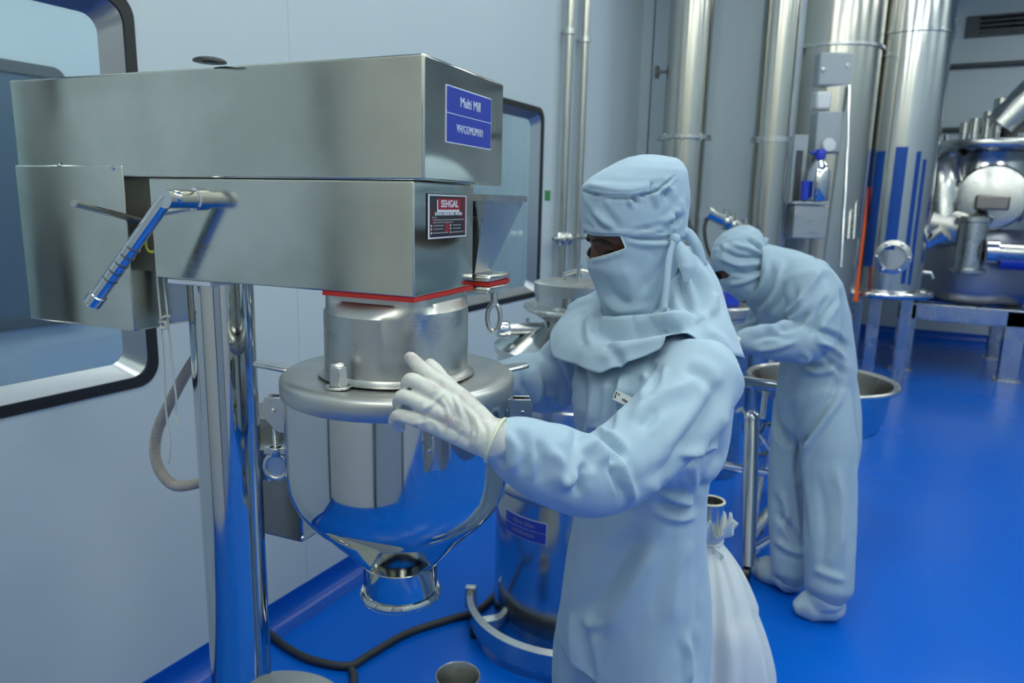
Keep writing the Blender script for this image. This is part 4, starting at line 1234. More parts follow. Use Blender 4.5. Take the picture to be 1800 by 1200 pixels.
crease(suit, [
    # elbow, forearm and upper sleeve
    ([(1040, 763), (1056, 765), (1078, 780), (1096, 802)], -.020, 6),
    ([(1050, 778), (1068, 792), (1080, 812)], -.012, 5),
    ([(1200, 812), (1225, 804), (1250, 793)], -.008, 6),
    ([(1200, 802), (1228, 794), (1252, 782)], .005, 8),
    ([(1030, 776), (1050, 790), (1062, 815)], .010, 10),
    ([(1086, 806), (1100, 845), (1113, 880)], .010, 9),
    ([(1075, 815), (1090, 850), (1100, 872)], -.009, 7),
    ([(1012, 826), (1003, 842), (985, 850)], .010, 11),
    ([(1032, 815), (1020, 840), (1018, 872)], -.007, 9),
    ([(968, 790), (985, 815), (980, 845)], .007, 10),
    ([(945, 775), (955, 810), (948, 850)], -.006, 10),
    ([(890, 760), (905, 790), (900, 830)], .007, 9),
    ([(912, 752), (925, 790), (920, 840)], -.006, 8),
    ([(872, 780), (880, 805), (878, 825)], -.006, 7),
    ([(1152, 716), (1140, 735), (1126, 752)], -.007, 9),
    ([(1110, 735), (1150, 700), (1215, 672)], .007, 13),
    ([(1272, 672), (1238, 738), (1190, 800), (1140, 850)], -.012, 13),
    ([(1275, 720), (1255, 770), (1215, 810)], .008, 12),
    ([(1205, 650), (1235, 660), (1262, 690)], -.006, 10),
    ([(1195, 790), (1160, 830), (1140, 870)], .007, 12),
    # armpit and waist at the back
    ([(1272, 790), (1250, 830), (1228, 850)], -.005, 9),
    ([(1240, 845), (1225, 870), (1223, 895)], -.006, 8),
    ([(1215, 815), (1222, 845), (1226, 870)], .004, 7),
    ([(1155, 862), (1190, 878), (1222, 884)], .008, 7),
    ([(1150, 885), (1190, 897), (1222, 895)], -.007, 7),
    ([(1160, 905), (1195, 912), (1218, 905)], .006, 7),
    ([(1200, 830), (1190, 850), (1215, 876)], -.004, 7),
    # front of the body
    ([(1132, 930), (1080, 1000), (1020, 1095)], -.008, 22),
    ([(1150, 960), (1110, 1040), (1070, 1120)], .007, 24),
    ([(1022, 1085), (1038, 1100), (1058, 1092)], .006, 8),
    ([(1025, 1115), (1032, 1150), (1040, 1195)], -.008, 8),
    ([(1005, 1080), (1008, 1140), (1012, 1200)], .007, 9),
    ([(1215, 950), (1190, 1010), (1180, 1100)], .005, 16),
    ([(1235, 1000), (1228, 1100), (1222, 1200)], -.006, 10),
    ([(1205, 1120), (1215, 1160), (1212, 1200)], .007, 9),
    ([(1030, 600), (1022, 660), (1020, 740), (1010, 800)], -.006, 10),
    ([(1078, 660), (1076, 700), (1070, 760)], -.010, 7),
    ([(1092, 665), (1090, 690), (1086, 720)], .006, 8),
    ([(1128, 655), (1140, 670), (1124, 700)], .008, 8),
    ([(1140, 640), (1152, 655), (1135, 690)], -.008, 7),
    ([(1165, 640), (1150, 660)], -.006, 6),
    ([(1045, 680), (1040, 730), (1032, 780)], .005, 9),
    # far sleeve
    ([(932, 640), (945, 680), (935, 720)], .010, 10),
    ([(965, 620), (980, 660), (995, 690)], -.010, 10),
    ([(985, 610), (1005, 650), (1010, 690)], .008, 9),
    ([(920, 670), (932, 700), (930, 735)], -.008, 8),
    ([(960, 690), (985, 705), (1008, 700)], .008, 8),
])
relax(suit, 3)
sub_origin(suit, B1)
link('coverall', suit, 'cloth', p1, smooth=180)
# head frame (x forward, y to the worker's left, z up)
hx = unit(-.965 * RTH - .26 * GH)
hy = np.cross(ZH, hx)
HC = dep(1112, 420, 1.43)
def H(x, y, z):
    return HC + hx * x + hy * y + ZH * z
def head_shell(sl, n=72, cut=None, pw=2.25):
    """horizontal slices (z, front, back, half width) -> open polar grid"""
    sl = np.array(sl, float)
    zz = np.concatenate([np.linspace(sl[i, 0], sl[i + 1, 0], 6, endpoint=False) for i in range(len(sl) - 1)] + [[sl[-1, 0]]])
    o = np.argsort(sl[:, 0])
    P = []
    for z in zz:
        fr, bk, w = (np.interp(z, sl[o, 0], sl[o, j]) for j in (1, 2, 3))
        row = []
        for k in range(n):
            t = 2 * PI * k / n
            c, s_ = math.cos(t), math.sin(t)
            c2, s2 = math.copysign(abs(c) ** (2 / pw), c), math.copysign(abs(s_) ** (2 / pw), s_)
            mid = (fr + bk) / 2
            row.append((mid + (fr - bk) / 2 * c2, w * s2, z))
        P.append(row)
    return np.array(P)
def shell_mesh(P, keep, tf, name, snap=None):
    m, n, _ = P.shape
    v = [tuple(tf(*(snap(q) if snap else q))) for row in P for q in row]
    f = []
    for i in range(m - 1):
        for k in range(n):
            l = (k + 1) % n
            if keep is None or keep((P[i, k] + P[i, l] + P[i + 1, k] + P[i + 1, l]) / 4):
                f.append((i * n + k, i * n + l, (i + 1) * n + l, (i + 1) * n + k))
    me = bpy.data.meshes.new(name)
    me.from_pydata(v, [], f)
    bm = bmesh.new()
    bm.from_mesh(me)
    bmesh.ops.delete(bm, geom=[q for q in bm.verts if not q.link_faces], context='VERTS')
    bmesh.ops.recalc_face_normals(bm, faces=bm.faces)
    bm.to_mesh(me)
    bm.free()
    return me
def inpoly(x, y, poly):
    c = False
    n = len(poly)
    for i in range(n):
        (x1, y1), (x2, y2) = poly[i], poly[(i + 1) % n]
        if (y1 > y) != (y2 > y) and x < (x2 - x1) * (y - y1) / (y2 - y1) + x1:
            c = not c
    return c
SLIT = [(960, 398), (1024, 404), (1046, 412), (1091, 413.5), (1099, 436), (1062, 449.5), (1038, 454.5), (1034, 452), (960, 446)]
HOOD = [(.1635, -.034, -.036, .0008), (.162, -.015, -.055, .012), (.157, .012, -.078, .040), (.148, .034, -.088, .060), (.133, .062, -.097, .074), (.115, .088, -.101, .083), (.100, .102, -.103, .0865), (.085, .104, -.104, .0885),
        (.05, .102, -.104, .090), (.02, .099, -.103, .089), (-.005, .094, -.100, .087), (-.035, .087, -.096, .085), (-.06, .085, -.092, .083), (-.09, .070, -.087, .079), (-.12, .057, -.085, .077), (-.155, .044, -.083, .074), (-.185, .034, -.078, .068)]
HP = head_shell(HOOD, 176)
# puffed cloth and gathers on the cap: relief in the radial direction
def side_px(q):
    return proj(H(q[0], abs(q[1]), q[2]))
TIE = [(1091, 413), (1130, 414), (1165, 411), (1195, 416), (1230, 420)]
def tie_y(x):
    return np.interp(x, [q[0] for q in TIE], [q[1] for q in TIE])
def make_snap(HF, SL, ex, ey, ez, reach=7):
    """pull cloth edge vertices that lie inside the eye opening back onto its outline"""
    def snap(q):
        p = proj(HF(q[0], abs(q[1]), q[2]))
        if not inpoly(p[0], p[1], SL):
            return q
        best = None
        for i in range(len(SL)):
            a, b = A(*SL[i]), A(*SL[(i + 1) % len(SL)])
            t = min(1, max(0, (p[:2] - a) @ (b - a) / ((b - a) @ (b - a))))
            c = a + (b - a) * t
            d = np.linalg.norm(p[:2] - c)
            if best is None or d < best[0]:
                best = (d, c)
        if best[0] > reach:
            return q
        dl = (CR * (best[1][0] - p[0]) - CU * (best[1][1] - p[1])) * p[2] / FPX
        sg = 1 if q[1] >= 0 else -1
        return A(q[0] + dl @ ex, q[1] + sg * (dl @ ey), q[2] + dl @ ez)
    return snap
snap_slit = make_snap(H, SLIT, hx, hy, ZH)
def keep_cap(q):
    p = side_px(q)
    return not inpoly(p[0], p[1], SLIT) and (p[1] < tie_y(p[0]) + 2.5)
def keep_mask(q):
    p = side_px(q)
    return not inpoly(p[0], p[1], SLIT) and (p[1] >= tie_y(p[0]) - 1.5)
cap_folds = [
    ([(1019, 334), (1045, 341), (1072, 345), (1104, 347), (1130, 342), (1152, 337), (1164, 328), (1176, 318), (1186, 309)], -.0085, 2.2),
    ([(1022, 322), (1060, 330), (1104, 335), (1150, 325)], .0035, 9),
    ([(1104, 349), (1110, 360)], .006, 4), ([(1112, 346), (1120, 358)], -.005, 4),
    ([(1152, 340), (1154, 362)], .009, 4), ([(1160, 336), (1176, 325)], .006, 5), ([(1146, 320), (1143, 340)], -.005, 4), ([(1168, 332), (1174, 350)], -.006, 6),
    ([(1036, 372), (1052, 392), (1064, 402)], -.005, 4), ([(1042, 368), (1062, 388), (1082, 402)], .005, 5), ([(1060, 362), (1085, 395)], -.003, 6),
    ([(1160, 392), (1180, 382), (1192, 365)], .006, 5), ([(1168, 404), (1186, 392), (1198, 378)], -.006, 4), ([(1150, 402), (1172, 398), (1190, 402)], .005, 4), ([(1180, 372), (1190, 385), (1186, 402)], -.005, 4),
    ([(1024, 398), (1046, 407), (1092, 409), (1150, 408)], .0035, 4), ([(1100, 412), (1140, 400), (1175, 396)], -.004, 4),
    ([(1196, 350), (1200, 380)], .004, 6), ([(1065, 350), (1070, 362)], .003, 4), ([(1028, 345), (1034, 360)], .003, 5),
]
mask_folds = [
    ([(1036, 458), (1062, 454), (1098, 441)], .0025, 4),
    ([(1105, 418), (1145, 421), (1186, 420)], -.005, 4), ([(1103, 424), (1150, 430), (1188, 424)], .004, 5),
    ([(1190, 432), (1160, 470), (1130, 520)], -.006, 8), ([(1175, 440), (1150, 490), (1110, 545)], .005, 8),
    ([(1190, 440), (1182, 480), (1178, 520)], .006, 6), ([(1050, 480), (1080, 520), (1110, 540)], -.004, 12), ([(1060, 520), (1090, 545), (1140, 540)], .006, 8), ([(1090, 470), (1110, 500), (1105, 530)], .003, 12),
]
def finish_shell(keep, folds, name, m, grow=0.0, amp=.0015, seed=3):
    P = HP.copy()
    P[:, :, :2] *= (1 + grow)
    me = shell_mesh(P, keep, H, name, snap=snap_slit)
    rumple(me, amp, 22, (1, 1, 1), seed, ridged=False)
    crease(me, folds, gain=1.35, tight=1)
    sub_origin(me, B1)
    o = link(name, me, m, p1, smooth=180, solid=.0016)
    return o
cap = finish_shell(keep_cap, cap_folds, 'cap', 'cloth', .008)
mask = finish_shell(keep_mask, mask_folds, 'face_mask', 'cloth')
# close the crown
top = H(-.035, 0, .1635)
# rims along the slit
shell_xyz = np.array([H(*q) for row in HP for q in row])
shell_loc = HP.reshape(-1, 3)
shell_pp = proj(shell_xyz)
near = shell_loc[:, 1] > .004
def on_shell(px, py):
    d = np.hypot(shell_pp[:, 0] - px, shell_pp[:, 1] - py) + (~near) * 1e6
    i = np.argsort(d)[:4]
    w = 1 / (d[i] + .3)
    return (shell_loc[i] * w[:, None]).sum(0) / w.sum()
def rim(pxs, r, name, m, parent, lift=.0012):
    L = [on_shell(*q) for q in pxs]
    for s in (1, -1):
        pts = []
        for q in L:
            c = A(q[0], s * abs(q[1]), q[2])
            pts.append(H(*(c + unit(A(c[0], c[1] * 1.2, 0)) * lift)) - B1)
        MB().tube(bez(pts, 5), r, 8).build(name, m, parent)
rim([(1024, 405), (1035, 409), (1048, 412), (1070, 413), (1091, 413.5)], .0022, 'cap_hem', 'cloth', cap)
rim([(1091, 413.5), (1096, 425), (1099, 437), (1080, 444), (1062, 449.5), (1050, 452.5), (1040, 454.5)], .0016, 'mask_hem', 'hem', mask)
# tie tails at the nape
kn = H(-.098, .05, -.005) - B1
tails = MB()
def ribbon(pts, w, name, m, parent, wdir=None, th=.0014):
    P = bez([np.asarray(q, float) for q in pts], 6)
    v, f = [], []
    for i, p in enumerate(P):
        t = unit(P[min(i + 1, len(P) - 1)] - P[max(i - 1, 0)])
        s = unit(np.cross(t, wdir if wdir is not None else FWD))
        ww = w if np.isscalar(w) else np.interp(i / (len(P) - 1), np.linspace(0, 1, len(w)), w)
        v += [p - s * ww, p + s * ww]
        if i:
            f.append((2 * i - 2, 2 * i - 1, 2 * i + 1, 2 * i))
    return MB().add(v, f).build(name, m, parent, smooth=180, solid=th)
def bp(x, y, d):
    return dep(x, y, d) - B1
ribbon([bp(1186, 418, 1.37), bp(1206, 408, 1.385), bp(1224, 432, 1.39), bp(1236, 468, 1.40)], [.006, .010, .011, .009], 'tie_tail', 'cloth', cap)
ribbon([bp(1183, 420, 1.35), bp(1198, 442, 1.345), bp(1208, 470, 1.34), bp(1205, 498, 1.335)], [.006, .014, .016, .003], 'tie_tail', 'cloth', cap)
ribbon([bp(1184, 424, 1.345), bp(1176, 455, 1.34), bp(1172, 500, 1.335), bp(1168, 540, 1.335), bp(1176, 546, 1.33)], [.005, .006, .006, .006, .004], 'tie_tail', 'cloth', mask)
MB().ell(bp(1186, 421, 1.352), .011, .010, .012, 14, 8).build('tie_knot', 'cloth', cap)
# cape of the hood: polar cloth from the nape and chin down over the shoulders
NK = HC + hx * (-.022)
def capept(th, r, py):
    d = f1 * math.cos(th) + l1 * math.sin(th)
    P = A(NK[0], NK[1], 0) + d * r
    z = 1.4
    for _ in range(12):
        q = proj(P + ZH * z)
        z += (q[1] - py) * q[2] / FPX * .95
    return z
TB = [  # deg, top r, top y, mid r, mid y, low r, low y, hem r, hem y
    (0, .070, 566, .110, 585, .140, 612, .150, 640),
    (28, .078, 566, .120, 588, .152, 620, .172, 656),
    (48, .084, 562, .125, 584, .160, 606, .182, 632),
    (64, .090, 554, .130, 570, .160, 590, .185, 612),
    (70, .091, 548, .132, 556, .150, 566, .176, 586),
    (76, .093, 540, .134, 552, .165, 564, .194, 585),
    (95, .097, 490, .142, 533, .186, 572, .222, 622),
    (120, .104, 448, .145, 510, .182, 565, .214, 630),
    (150, .108, 440, .155, 490, .180, 560, .196, 640),
    (180, .108, 434, .160, 490, .172, 560, .180, 650),
]
ths = np.radians([q[0] for q in TB])
ZT = []
for row in TB:
    t = math.radians(row[0])
    ZT.append([(row[1 + 2 * j], capept(t, row[1 + 2 * j], row[2 + 2 * j])) for j in range(4)])
ZT = np.array(ZT)                     # angle, station, (r, z)
NT, NSTA = 160, 26
v, f = [], []
for i in range(NT):
    t = 2 * PI * i / NT
    tt = t if t <= PI else 2 * PI - t
    st = [A(np.interp(tt, ths, ZT[:, j, 0]), np.interp(tt, ths, ZT[:, j, 1])) for j in range(4)]
    # turn the top edge inward a little so the cloth closes under the chin
    st = [st[0] + A(-.022, -.012)] + st
    c = bez([A(*q) for q in st], 8)
    c = [c[int(round(k * (len(c) - 1) / NSTA))] for k in range(NSTA + 1)]
    d = f1 * math.cos(t) + l1 * math.sin(t)
    for q in c:
        v.append(A(NK[0], NK[1], 0) + d * q[0] + ZH * q[1])
for i in range(NT):
    l = (i + 1) % NT
    for k in range(NSTA):
        f.append((i * (NSTA + 1) + k, l * (NSTA + 1) + k, l * (NSTA + 1) + k + 1, i * (NSTA + 1) + k + 1))
cmb = MB().add(v, f)
cme = cmb.mesh('hood_cape')
rumple(cme, .004, 9, (1, 1, .5), 5, ridged=False)
crease(cme, gain=1.45, tight=1, folds=[
    ([(1042, 566), (1085, 572), (1150, 566), (1220, 557)], .012, 9),
    ([(1050, 590), (1100, 590), (1160, 580), (1218, 570)], -.010, 9),
    ([(1055, 625), (1100, 612), (1160, 600), (1210, 592)], .006, 12),
    ([(1060, 605), (1085, 625), (1090, 648)], -.006, 8),
    ([(1226, 556), (1228, 566), (1229, 578)], -.009, 5),
    ([(1232, 470), (1246, 510), (1256, 550)], .008, 7),
    ([(1190, 470), (1200, 520), (1226, 556)], -.010, 8),
    ([(1215, 470), (1232, 520), (1240, 560)], -.008, 8),
    ([(1175, 490), (1165, 525), (1140, 545)], .008, 7),
    ([(1228, 560), (1250, 545), (1258, 520)], .008, 6),
    ([(1240, 580), (1265, 595), (1282, 615)], .005, 8),
    ([(1040, 550), (1034, 575), (1040, 605)], .008, 7),
])
sub_origin(cme, B1)
cape = link('hood_cape', cme, 'cloth', p1, smooth=180, solid=.0022)
# ---- the body inside the clothes: one continuous skin with face and hands
hd = [(H((fr + bk) / 2, 0, z), hx * (fr - bk) / 2, hy * w) for (z, fr, bk, w) in
      ((.125, .02, -.06, .04), (.10, .062, -.085, .068), (.06, .084, -.094, .080), (.025, .091, -.095, .083), (.006, .0905, -.094, .082), (-.004, .0875, -.093, .081), (-.013, .0800, -.092, .079), (-.022, .0770, -.09, .078), (-.034, .0770, -.088, .077), (-.05, .076, -.083, .074), (-.08, .064, -.074, .068), (-.115, .050, -.045, .05), (-.13, .04, -.03, .035))]
bodyp = [loft(hd, 36, 2.1), torso1(.028)]
bodyp += [MB().tube([H(.074, 0, .004), H(.0755, 0, -.014), H(.0785, 0, -.030), H(.0785, 0, -.042), H(.070, 0, -.052)], [.008, .0075, .0095, .0115, .009], 14)]
bodyp += [limb([H(.062, s * .052, -.003), H(.0765, s * .030, .002), H(.080, s * .008, .001)], [.008, .009, .009], 12) for s in (1, -1)]
bodyp += [limb([H(-.03, 0, -.08), H(-.035, 0, -.13), at1(1.30, -.01)], [.046, .046, .04], 20)]
bodyp += arms1(.024) + legs1(.03)
for s in (1, -1):
    bodyp.append(limb([at1(.10, -.03, s * .115), at1(.06, .0, s * .118), at1(.045, .12, s * .13)], [.045, .042, .032], 16))
HANDL = {   # pixel joints of the gloved left hand (x, y, depth)
    'palm': [([(858, 752, 1.035), (815, 705, 1.043), (774, 672, 1.046)], [.018, .0155, .0115]),
             ([(860, 766, 1.034), (805, 720, 1.034), (760, 690, 1.032)], [.019, .0165, .0120]),
             ([(858, 778, 1.034), (800, 738, 1.031), (745, 712, 1.026)], [.018, .0160, .0115]),
             ([(850, 786, 1.036), (790, 758, 1.033), (738, 739, 1.029)], [.015, .0150, .0110]),
             ([(840, 760, 1.055), (800, 725, 1.058), (770, 700, 1.060)], [.014, .0140, .0110])],
    'index': ([(774, 672, 1.046), (757, 660, 1.050), (741, 647, 1.054), (728, 635, 1.058), (719, 626, 1.060)], [.0112, .0100, .0098, .0092, .0078]),
    'middle': ([(760, 690, 1.032), (738, 675, 1.033), (722, 668, 1.038), (716, 681, 1.056), (728, 694, 1.070)], [.0116, .0103, .0100, .0092, .0080]),
    'ring': ([(745, 712, 1.026), (723, 701, 1.027), (707, 697, 1.033), (702, 710, 1.050), (715, 722, 1.064)], [.0112, .0100, .0098, .0090, .0078]),
    'little': ([(738, 739, 1.029), (716, 733, 1.030), (699, 731, 1.034), (694, 742, 1.048), (706, 752, 1.060)], [.0105, .0090, .0088, .0082, .0070]),
    'thumb': ([(835, 735, 1.055), (797, 690, 1.070), (776, 664, 1.076), (763, 648, 1.080), (754, 638, 1.082)], [.0150, .0130, .0105, .0098, .0078]),
}
def hand_parts(k=0.0):
    P = []
    for (j, r) in HANDL['palm']:
        P.append(limb([dep(*q) for q in j], [x - k for x in r], 16))
    for nm in ('index', 'middle', 'ring', 'little', 'thumb'):
        j, r = HANDL[nm]
        P.append(limb([dep(*q) for q in j], [x * 1.1 - k for x in r], 16, sub=5))
    return P
# the right hand lies behind the lid, fingers round the far rim
hr = unit(FW - FE)
hu = unit(np.cross(hr, ZH))
hn = np.cross(hu, hr)
def right_hand(k=0.0):
    P = [limb([FW - hr * .01 + hu * o * .5, FW + hr * .085 + hu * o], [.018 - k, .0125 - k], 14) for o in (-.030, -.010, .010, .030)]
    for o, L in ((-.032, .060), (-.011, .072), (.011, .068), (.032, .052)):
        b = FW + hr * .085 + hu * o
        P.append(limb([b, b + hr * L * .45 - hn * .006, b + hr * L * .70 - hn * .022, b + hr * L * .72 - hn * .042], [.0115 - k, .0098 - k, .0092 - k, .0080 - k], 12))
    P.append(limb([FW + hr * .02 - hu * .022, FW + hr * .055 - hu * .052 - hn * .01, FW + hr * .09 - hu * .060 - hn * .02], [.015 - k, .0115 - k, .009 - k], 12))
    return P
bodyp += hand_parts(.003) + right_hand(.003)
body = fuse(bodyp, .0036, 3, 'body')
sub_origin(body, B1)
link('body', body, 'skin', p1, smooth=180)
# eyes: ball, lowered lid, lashes, brow
for s in (1, -1):
    ec = H(.0590, s * .034, -.0165) - B1
    eb = MB().ell(ec, .0125, .0125, .0125, 20, 14).build('eyeball', 'eyewhite', p1)
    lid = MB().ell(ec + ZH * .0014 + hx * .0006, .0138, .0150, .0132, 20, 14, (hx, hy, ZH)).build('eyelid', 'skin', p1)
    la = [H(.071, s * .022, -.0215), H(.0725, s * .031, -.0245), H(.069, s * .041, -.0235), H(.061, s * .050, -.0185)]
    MB().tube(bez([q - B1 for q in la], 6), .0014, 6).build('eyelashes', 'hair', p1)
    br = [H(.0885, s * .010, -.004), H(.0855, s * .026, -.0015), H(.0795, s * .042, -.003), H(.068, s * .056, -.008)]
    MB().tube(bez([q - B1 for q in br], 6), [.002] + [.0032] * 12 + [.0028] * 5 + [.001], 8).build('eyebrow', 'hair', p1)
# ---- gloves
gl = fuse(hand_parts(0) + [limb([dep(838, 757, 1.038), dep(852, 765, 1.036), dep(872, 774, 1.033)], [.0275, .0290, .0320], 28)], .0019, 3, 'glove')
rumple(gl, .0010, 60, (1, 1, 1), 9)
crease(gl, gain=1.6, tight=1, folds=[
    ([(775, 700), (790, 730), (785, 765)], .0018, 4), ([(800, 700), (812, 735), (805, 775)], .0018, 4), ([(815, 715), (826, 745), (820, 785)], -.0018, 4),
    ([(832, 725), (842, 755), (836, 790)], .0016, 4), ([(760, 715), (745, 735), (742, 765)], -.0014, 4), ([(790, 690), (800, 715), (796, 745)], -.0014, 4),
    ([(745, 720), (765, 705), (780, 690)], .0015, 4), ([(735, 745), (760, 740), (775, 760)], .0016, 5), ([(845, 735), (855, 760), (848, 795)], -.0014, 4), ([(700, 735), (720, 745), (740, 742)], .0008, 4),
])
sub_origin(gl, B1)
glo = link('glove', gl, 'glove', p1, smooth=180)
ax = unit(dep(872, 774, 1.033) - dep(852, 765, 1.036))
u_, w_, _ = frame_of(ax)
rc = dep(871, 773.5, 1.0332) - B1
MB().tube([rc + .0335 * (u_ * math.cos(t) + w_ * math.sin(t)) for t in np.linspace(0, 2 * PI, 48, endpoint=False)], .0022, 10, closed=True).build('rolled_rim', 'glove_rim', glo)
gr = fuse(right_hand(0) + [limb([FW - hr * .035, FW + hr * .005], [.033, .027], 22)], .0026, 3, 'glove')
sub_origin(gr, B1)
link('glove', gr, 'glove', p1, smooth=180)
# shoe covers
for s in (1, -1):
    sh = fuse([limb([at1(.13, -.03, s * .115), at1(.075, -.01, s * .118), at1(.055, .05, s * .123), at1(.045, .135, s * .13), at1(.04, .165, s * .132)], [.06, .062, .055, .046, .036], 20)], .006, 4, 'shoe_cover')
    c = get_co(sh)
    c[:, 2] = np.maximum(c[:, 2], .004)
    set_co(sh, c)
    rumple(sh, .003, 16, (1, 1, 1), 4)
    c = get_co(sh)
    c[:, 2] = np.maximum(c[:, 2], .001)
    set_co(sh, c)
    sub_origin(sh, B1)
    link('shoe_cover', sh, 'shoe', p1, smooth=180)
# chest badge, laid on the cloth
sco = get_co(suit) + B1
sno = get_no(suit)
spp = proj(sco)
def on_suit(px, py):
    d = np.hypot(spp[:, 0] - px, spp[:, 1] - py)
    c = np.where(d < 7)[0]
    # the chest lies behind the near sleeve: take the deeper, camera-facing layer
    c = c[((CC - sco[c]) * sno[c]).sum(1) > 0]
    deep = c[spp[c, 2] > 1.27]
    c = deep if len(deep) else c
    i = c[np.argmin(spp[c, 2] + .02 * d[c])]
    return i
i0 = on_suit(1088, 694)
nb_ = np.where((np.linalg.norm(sco - sco[i0], axis=1) < .03) & (spp[:, 2] > 1.25))[0]
bn = unit(unit(sno[nb_].mean(0)) + .35 * unit(CC - sco[i0]))
bx_ = unit(np.cross(ZH, bn))
by_ = np.cross(bn, bx_)
tilt = math.radians(-14)
bx_, by_ = bx_ * math.cos(tilt) + by_ * math.sin(tilt), by_ * math.cos(tilt) - bx_ * math.sin(tilt)
bc = sco[i0] + bn * .0065 + bx_ * .017 - B1
bd = MB().obox(bc, (bx_, by_, bn), (.0200, .0092, .0006)).build('name_badge', 'white', p1)
o_ = bc + bn * .0008
MB().prism([(-.0178, .0065), (-.0155, .0065), (-.0155, -.0024), (-.0132, -.004), (-.0178, -.0065)], o_, bx_, by_, bn * .0004).build('badge_mark', 'blackplastic', bd, smooth=0)
MB().prism([(-.0132, .0056), (-.0085, .0048), (-.0112, .0008)], o_, bx_, by_, bn * .0004).build('badge_mark', 'blackplastic', bd, smooth=0)
put_text('lettering', 'vioc', .0085, bc + bn * .0012 + bx_ * .005 - by_ * .001, bx_, by_, 'blackplastic', bd, True)
# ---------------------------------------------------------------- worker bending over the drum
f2 = unit(-.93 * RTH - .36 * GH)
l2 = np.cross(ZH, f2)
B2 = pl(1425, 1052, 2, 0)
B2 = A(B2[0], B2[1], 0)
p2 = thing('person', 'worker in pale coverall bending forward beside the wide steel bowl', 'person', B2)
D2 = 2.95
def im(px, py, d=D2):
    return dep(px, py, d)
def ring2(px, py, d, dirx, diry, half_px, half_side):
    """ring across the spine: half_px measured across the picture along (dirx, diry), half_side towards the viewer"""
    c = im(px, py, d)
    u = unit(CR * dirx - CU * diry) * (half_px * d / FPX)
    g = unit(FWD - unit(u) * (FWD @ unit(u)))
    return (c, u, g * half_side)
spine = [(1424, 772, 2.98, 1, .02, 26, .07),  # px, py, depth, across direction, half width px, half width towards viewer
    (1427, 745, 2.98, 1, .02, 46, .120), (1431, 700, 2.98, 1, .03, 62, .162), (1437, 645, 2.98, 1, .08, 60, .165), (1440, 600, 2.97, 1, .14, 53, .150), (1432, 560, 2.96, .95, -.10, 54, .155),
    (1416, 525, 2.95, .85, -.45, 60, .168), (1396, 500, 2.95, .70, -.68, 58, .172), (1376, 488, 2.94, .52, -.85, 47, .150), (1352, 478, 2.94, .38, -.92, 33, .095), (1330, 472, 2.94, .30, -.95, 27, .070)]
def torso2(k=0.0):
    R = []
    for (px, py, d, ax_, ay_, h, s_) in spine:
        c, u, g = ring2(px, py, d, ax_, ay_, h, s_)
        R.append((c, u * (1 - k / np.linalg.norm(u)), g * (1 - k / np.linalg.norm(g))))
    return loft(R, 32)
n2 = [im(1418, 492, 2.80), im(1428, 545, 2.76), im(1424, 596, 2.74), im(1362, 600, 2.73), im(1306, 598, 2.74)]
r2_ = [im(1385, 500, 3.12), im(1350, 560, 3.14), im(1330, 590, 3.12), im(1300, 592, 3.05), im(1284, 594, 3.0)]
def arms2(k=0.0):
    return [limb(n2, [.098 - k, .098 - k, .082 - k, .070 - k, .046 - k * .6]), limb(r2_, [.095 - k, .085 - k, .072 - k, .055 - k, .042 - k * .6])]
nl = [im(1446, 690, 2.90), im(1455, 780, 2.88), im(1460, 880, 2.86), im(1458, 960, 2.84), im(1457, 1035, 2.83)]
rl = [im(1406, 705, 3.06), im(1394, 800, 3.06), im(1388, 880, 3.06), im(1390, 950, 3.05), im(1392, 1006, 3.04)]
def legs2(k=0.0):
    return [limb(nl, [.104 - k, .106 - k, .099 - k, .094 - k, .088 - k]), limb(rl, [.105 - k, .096 - k, .088 - k, .085 - k, .080 - k])]
suit2 = fuse([torso2()] + arms2() + legs2(), .008, 5, 'coverall')
rumple(suit2, .006, 4.5, (1, 1, .45), 11)
rumple(suit2, .003, 13, (1, 1, .6), 12)
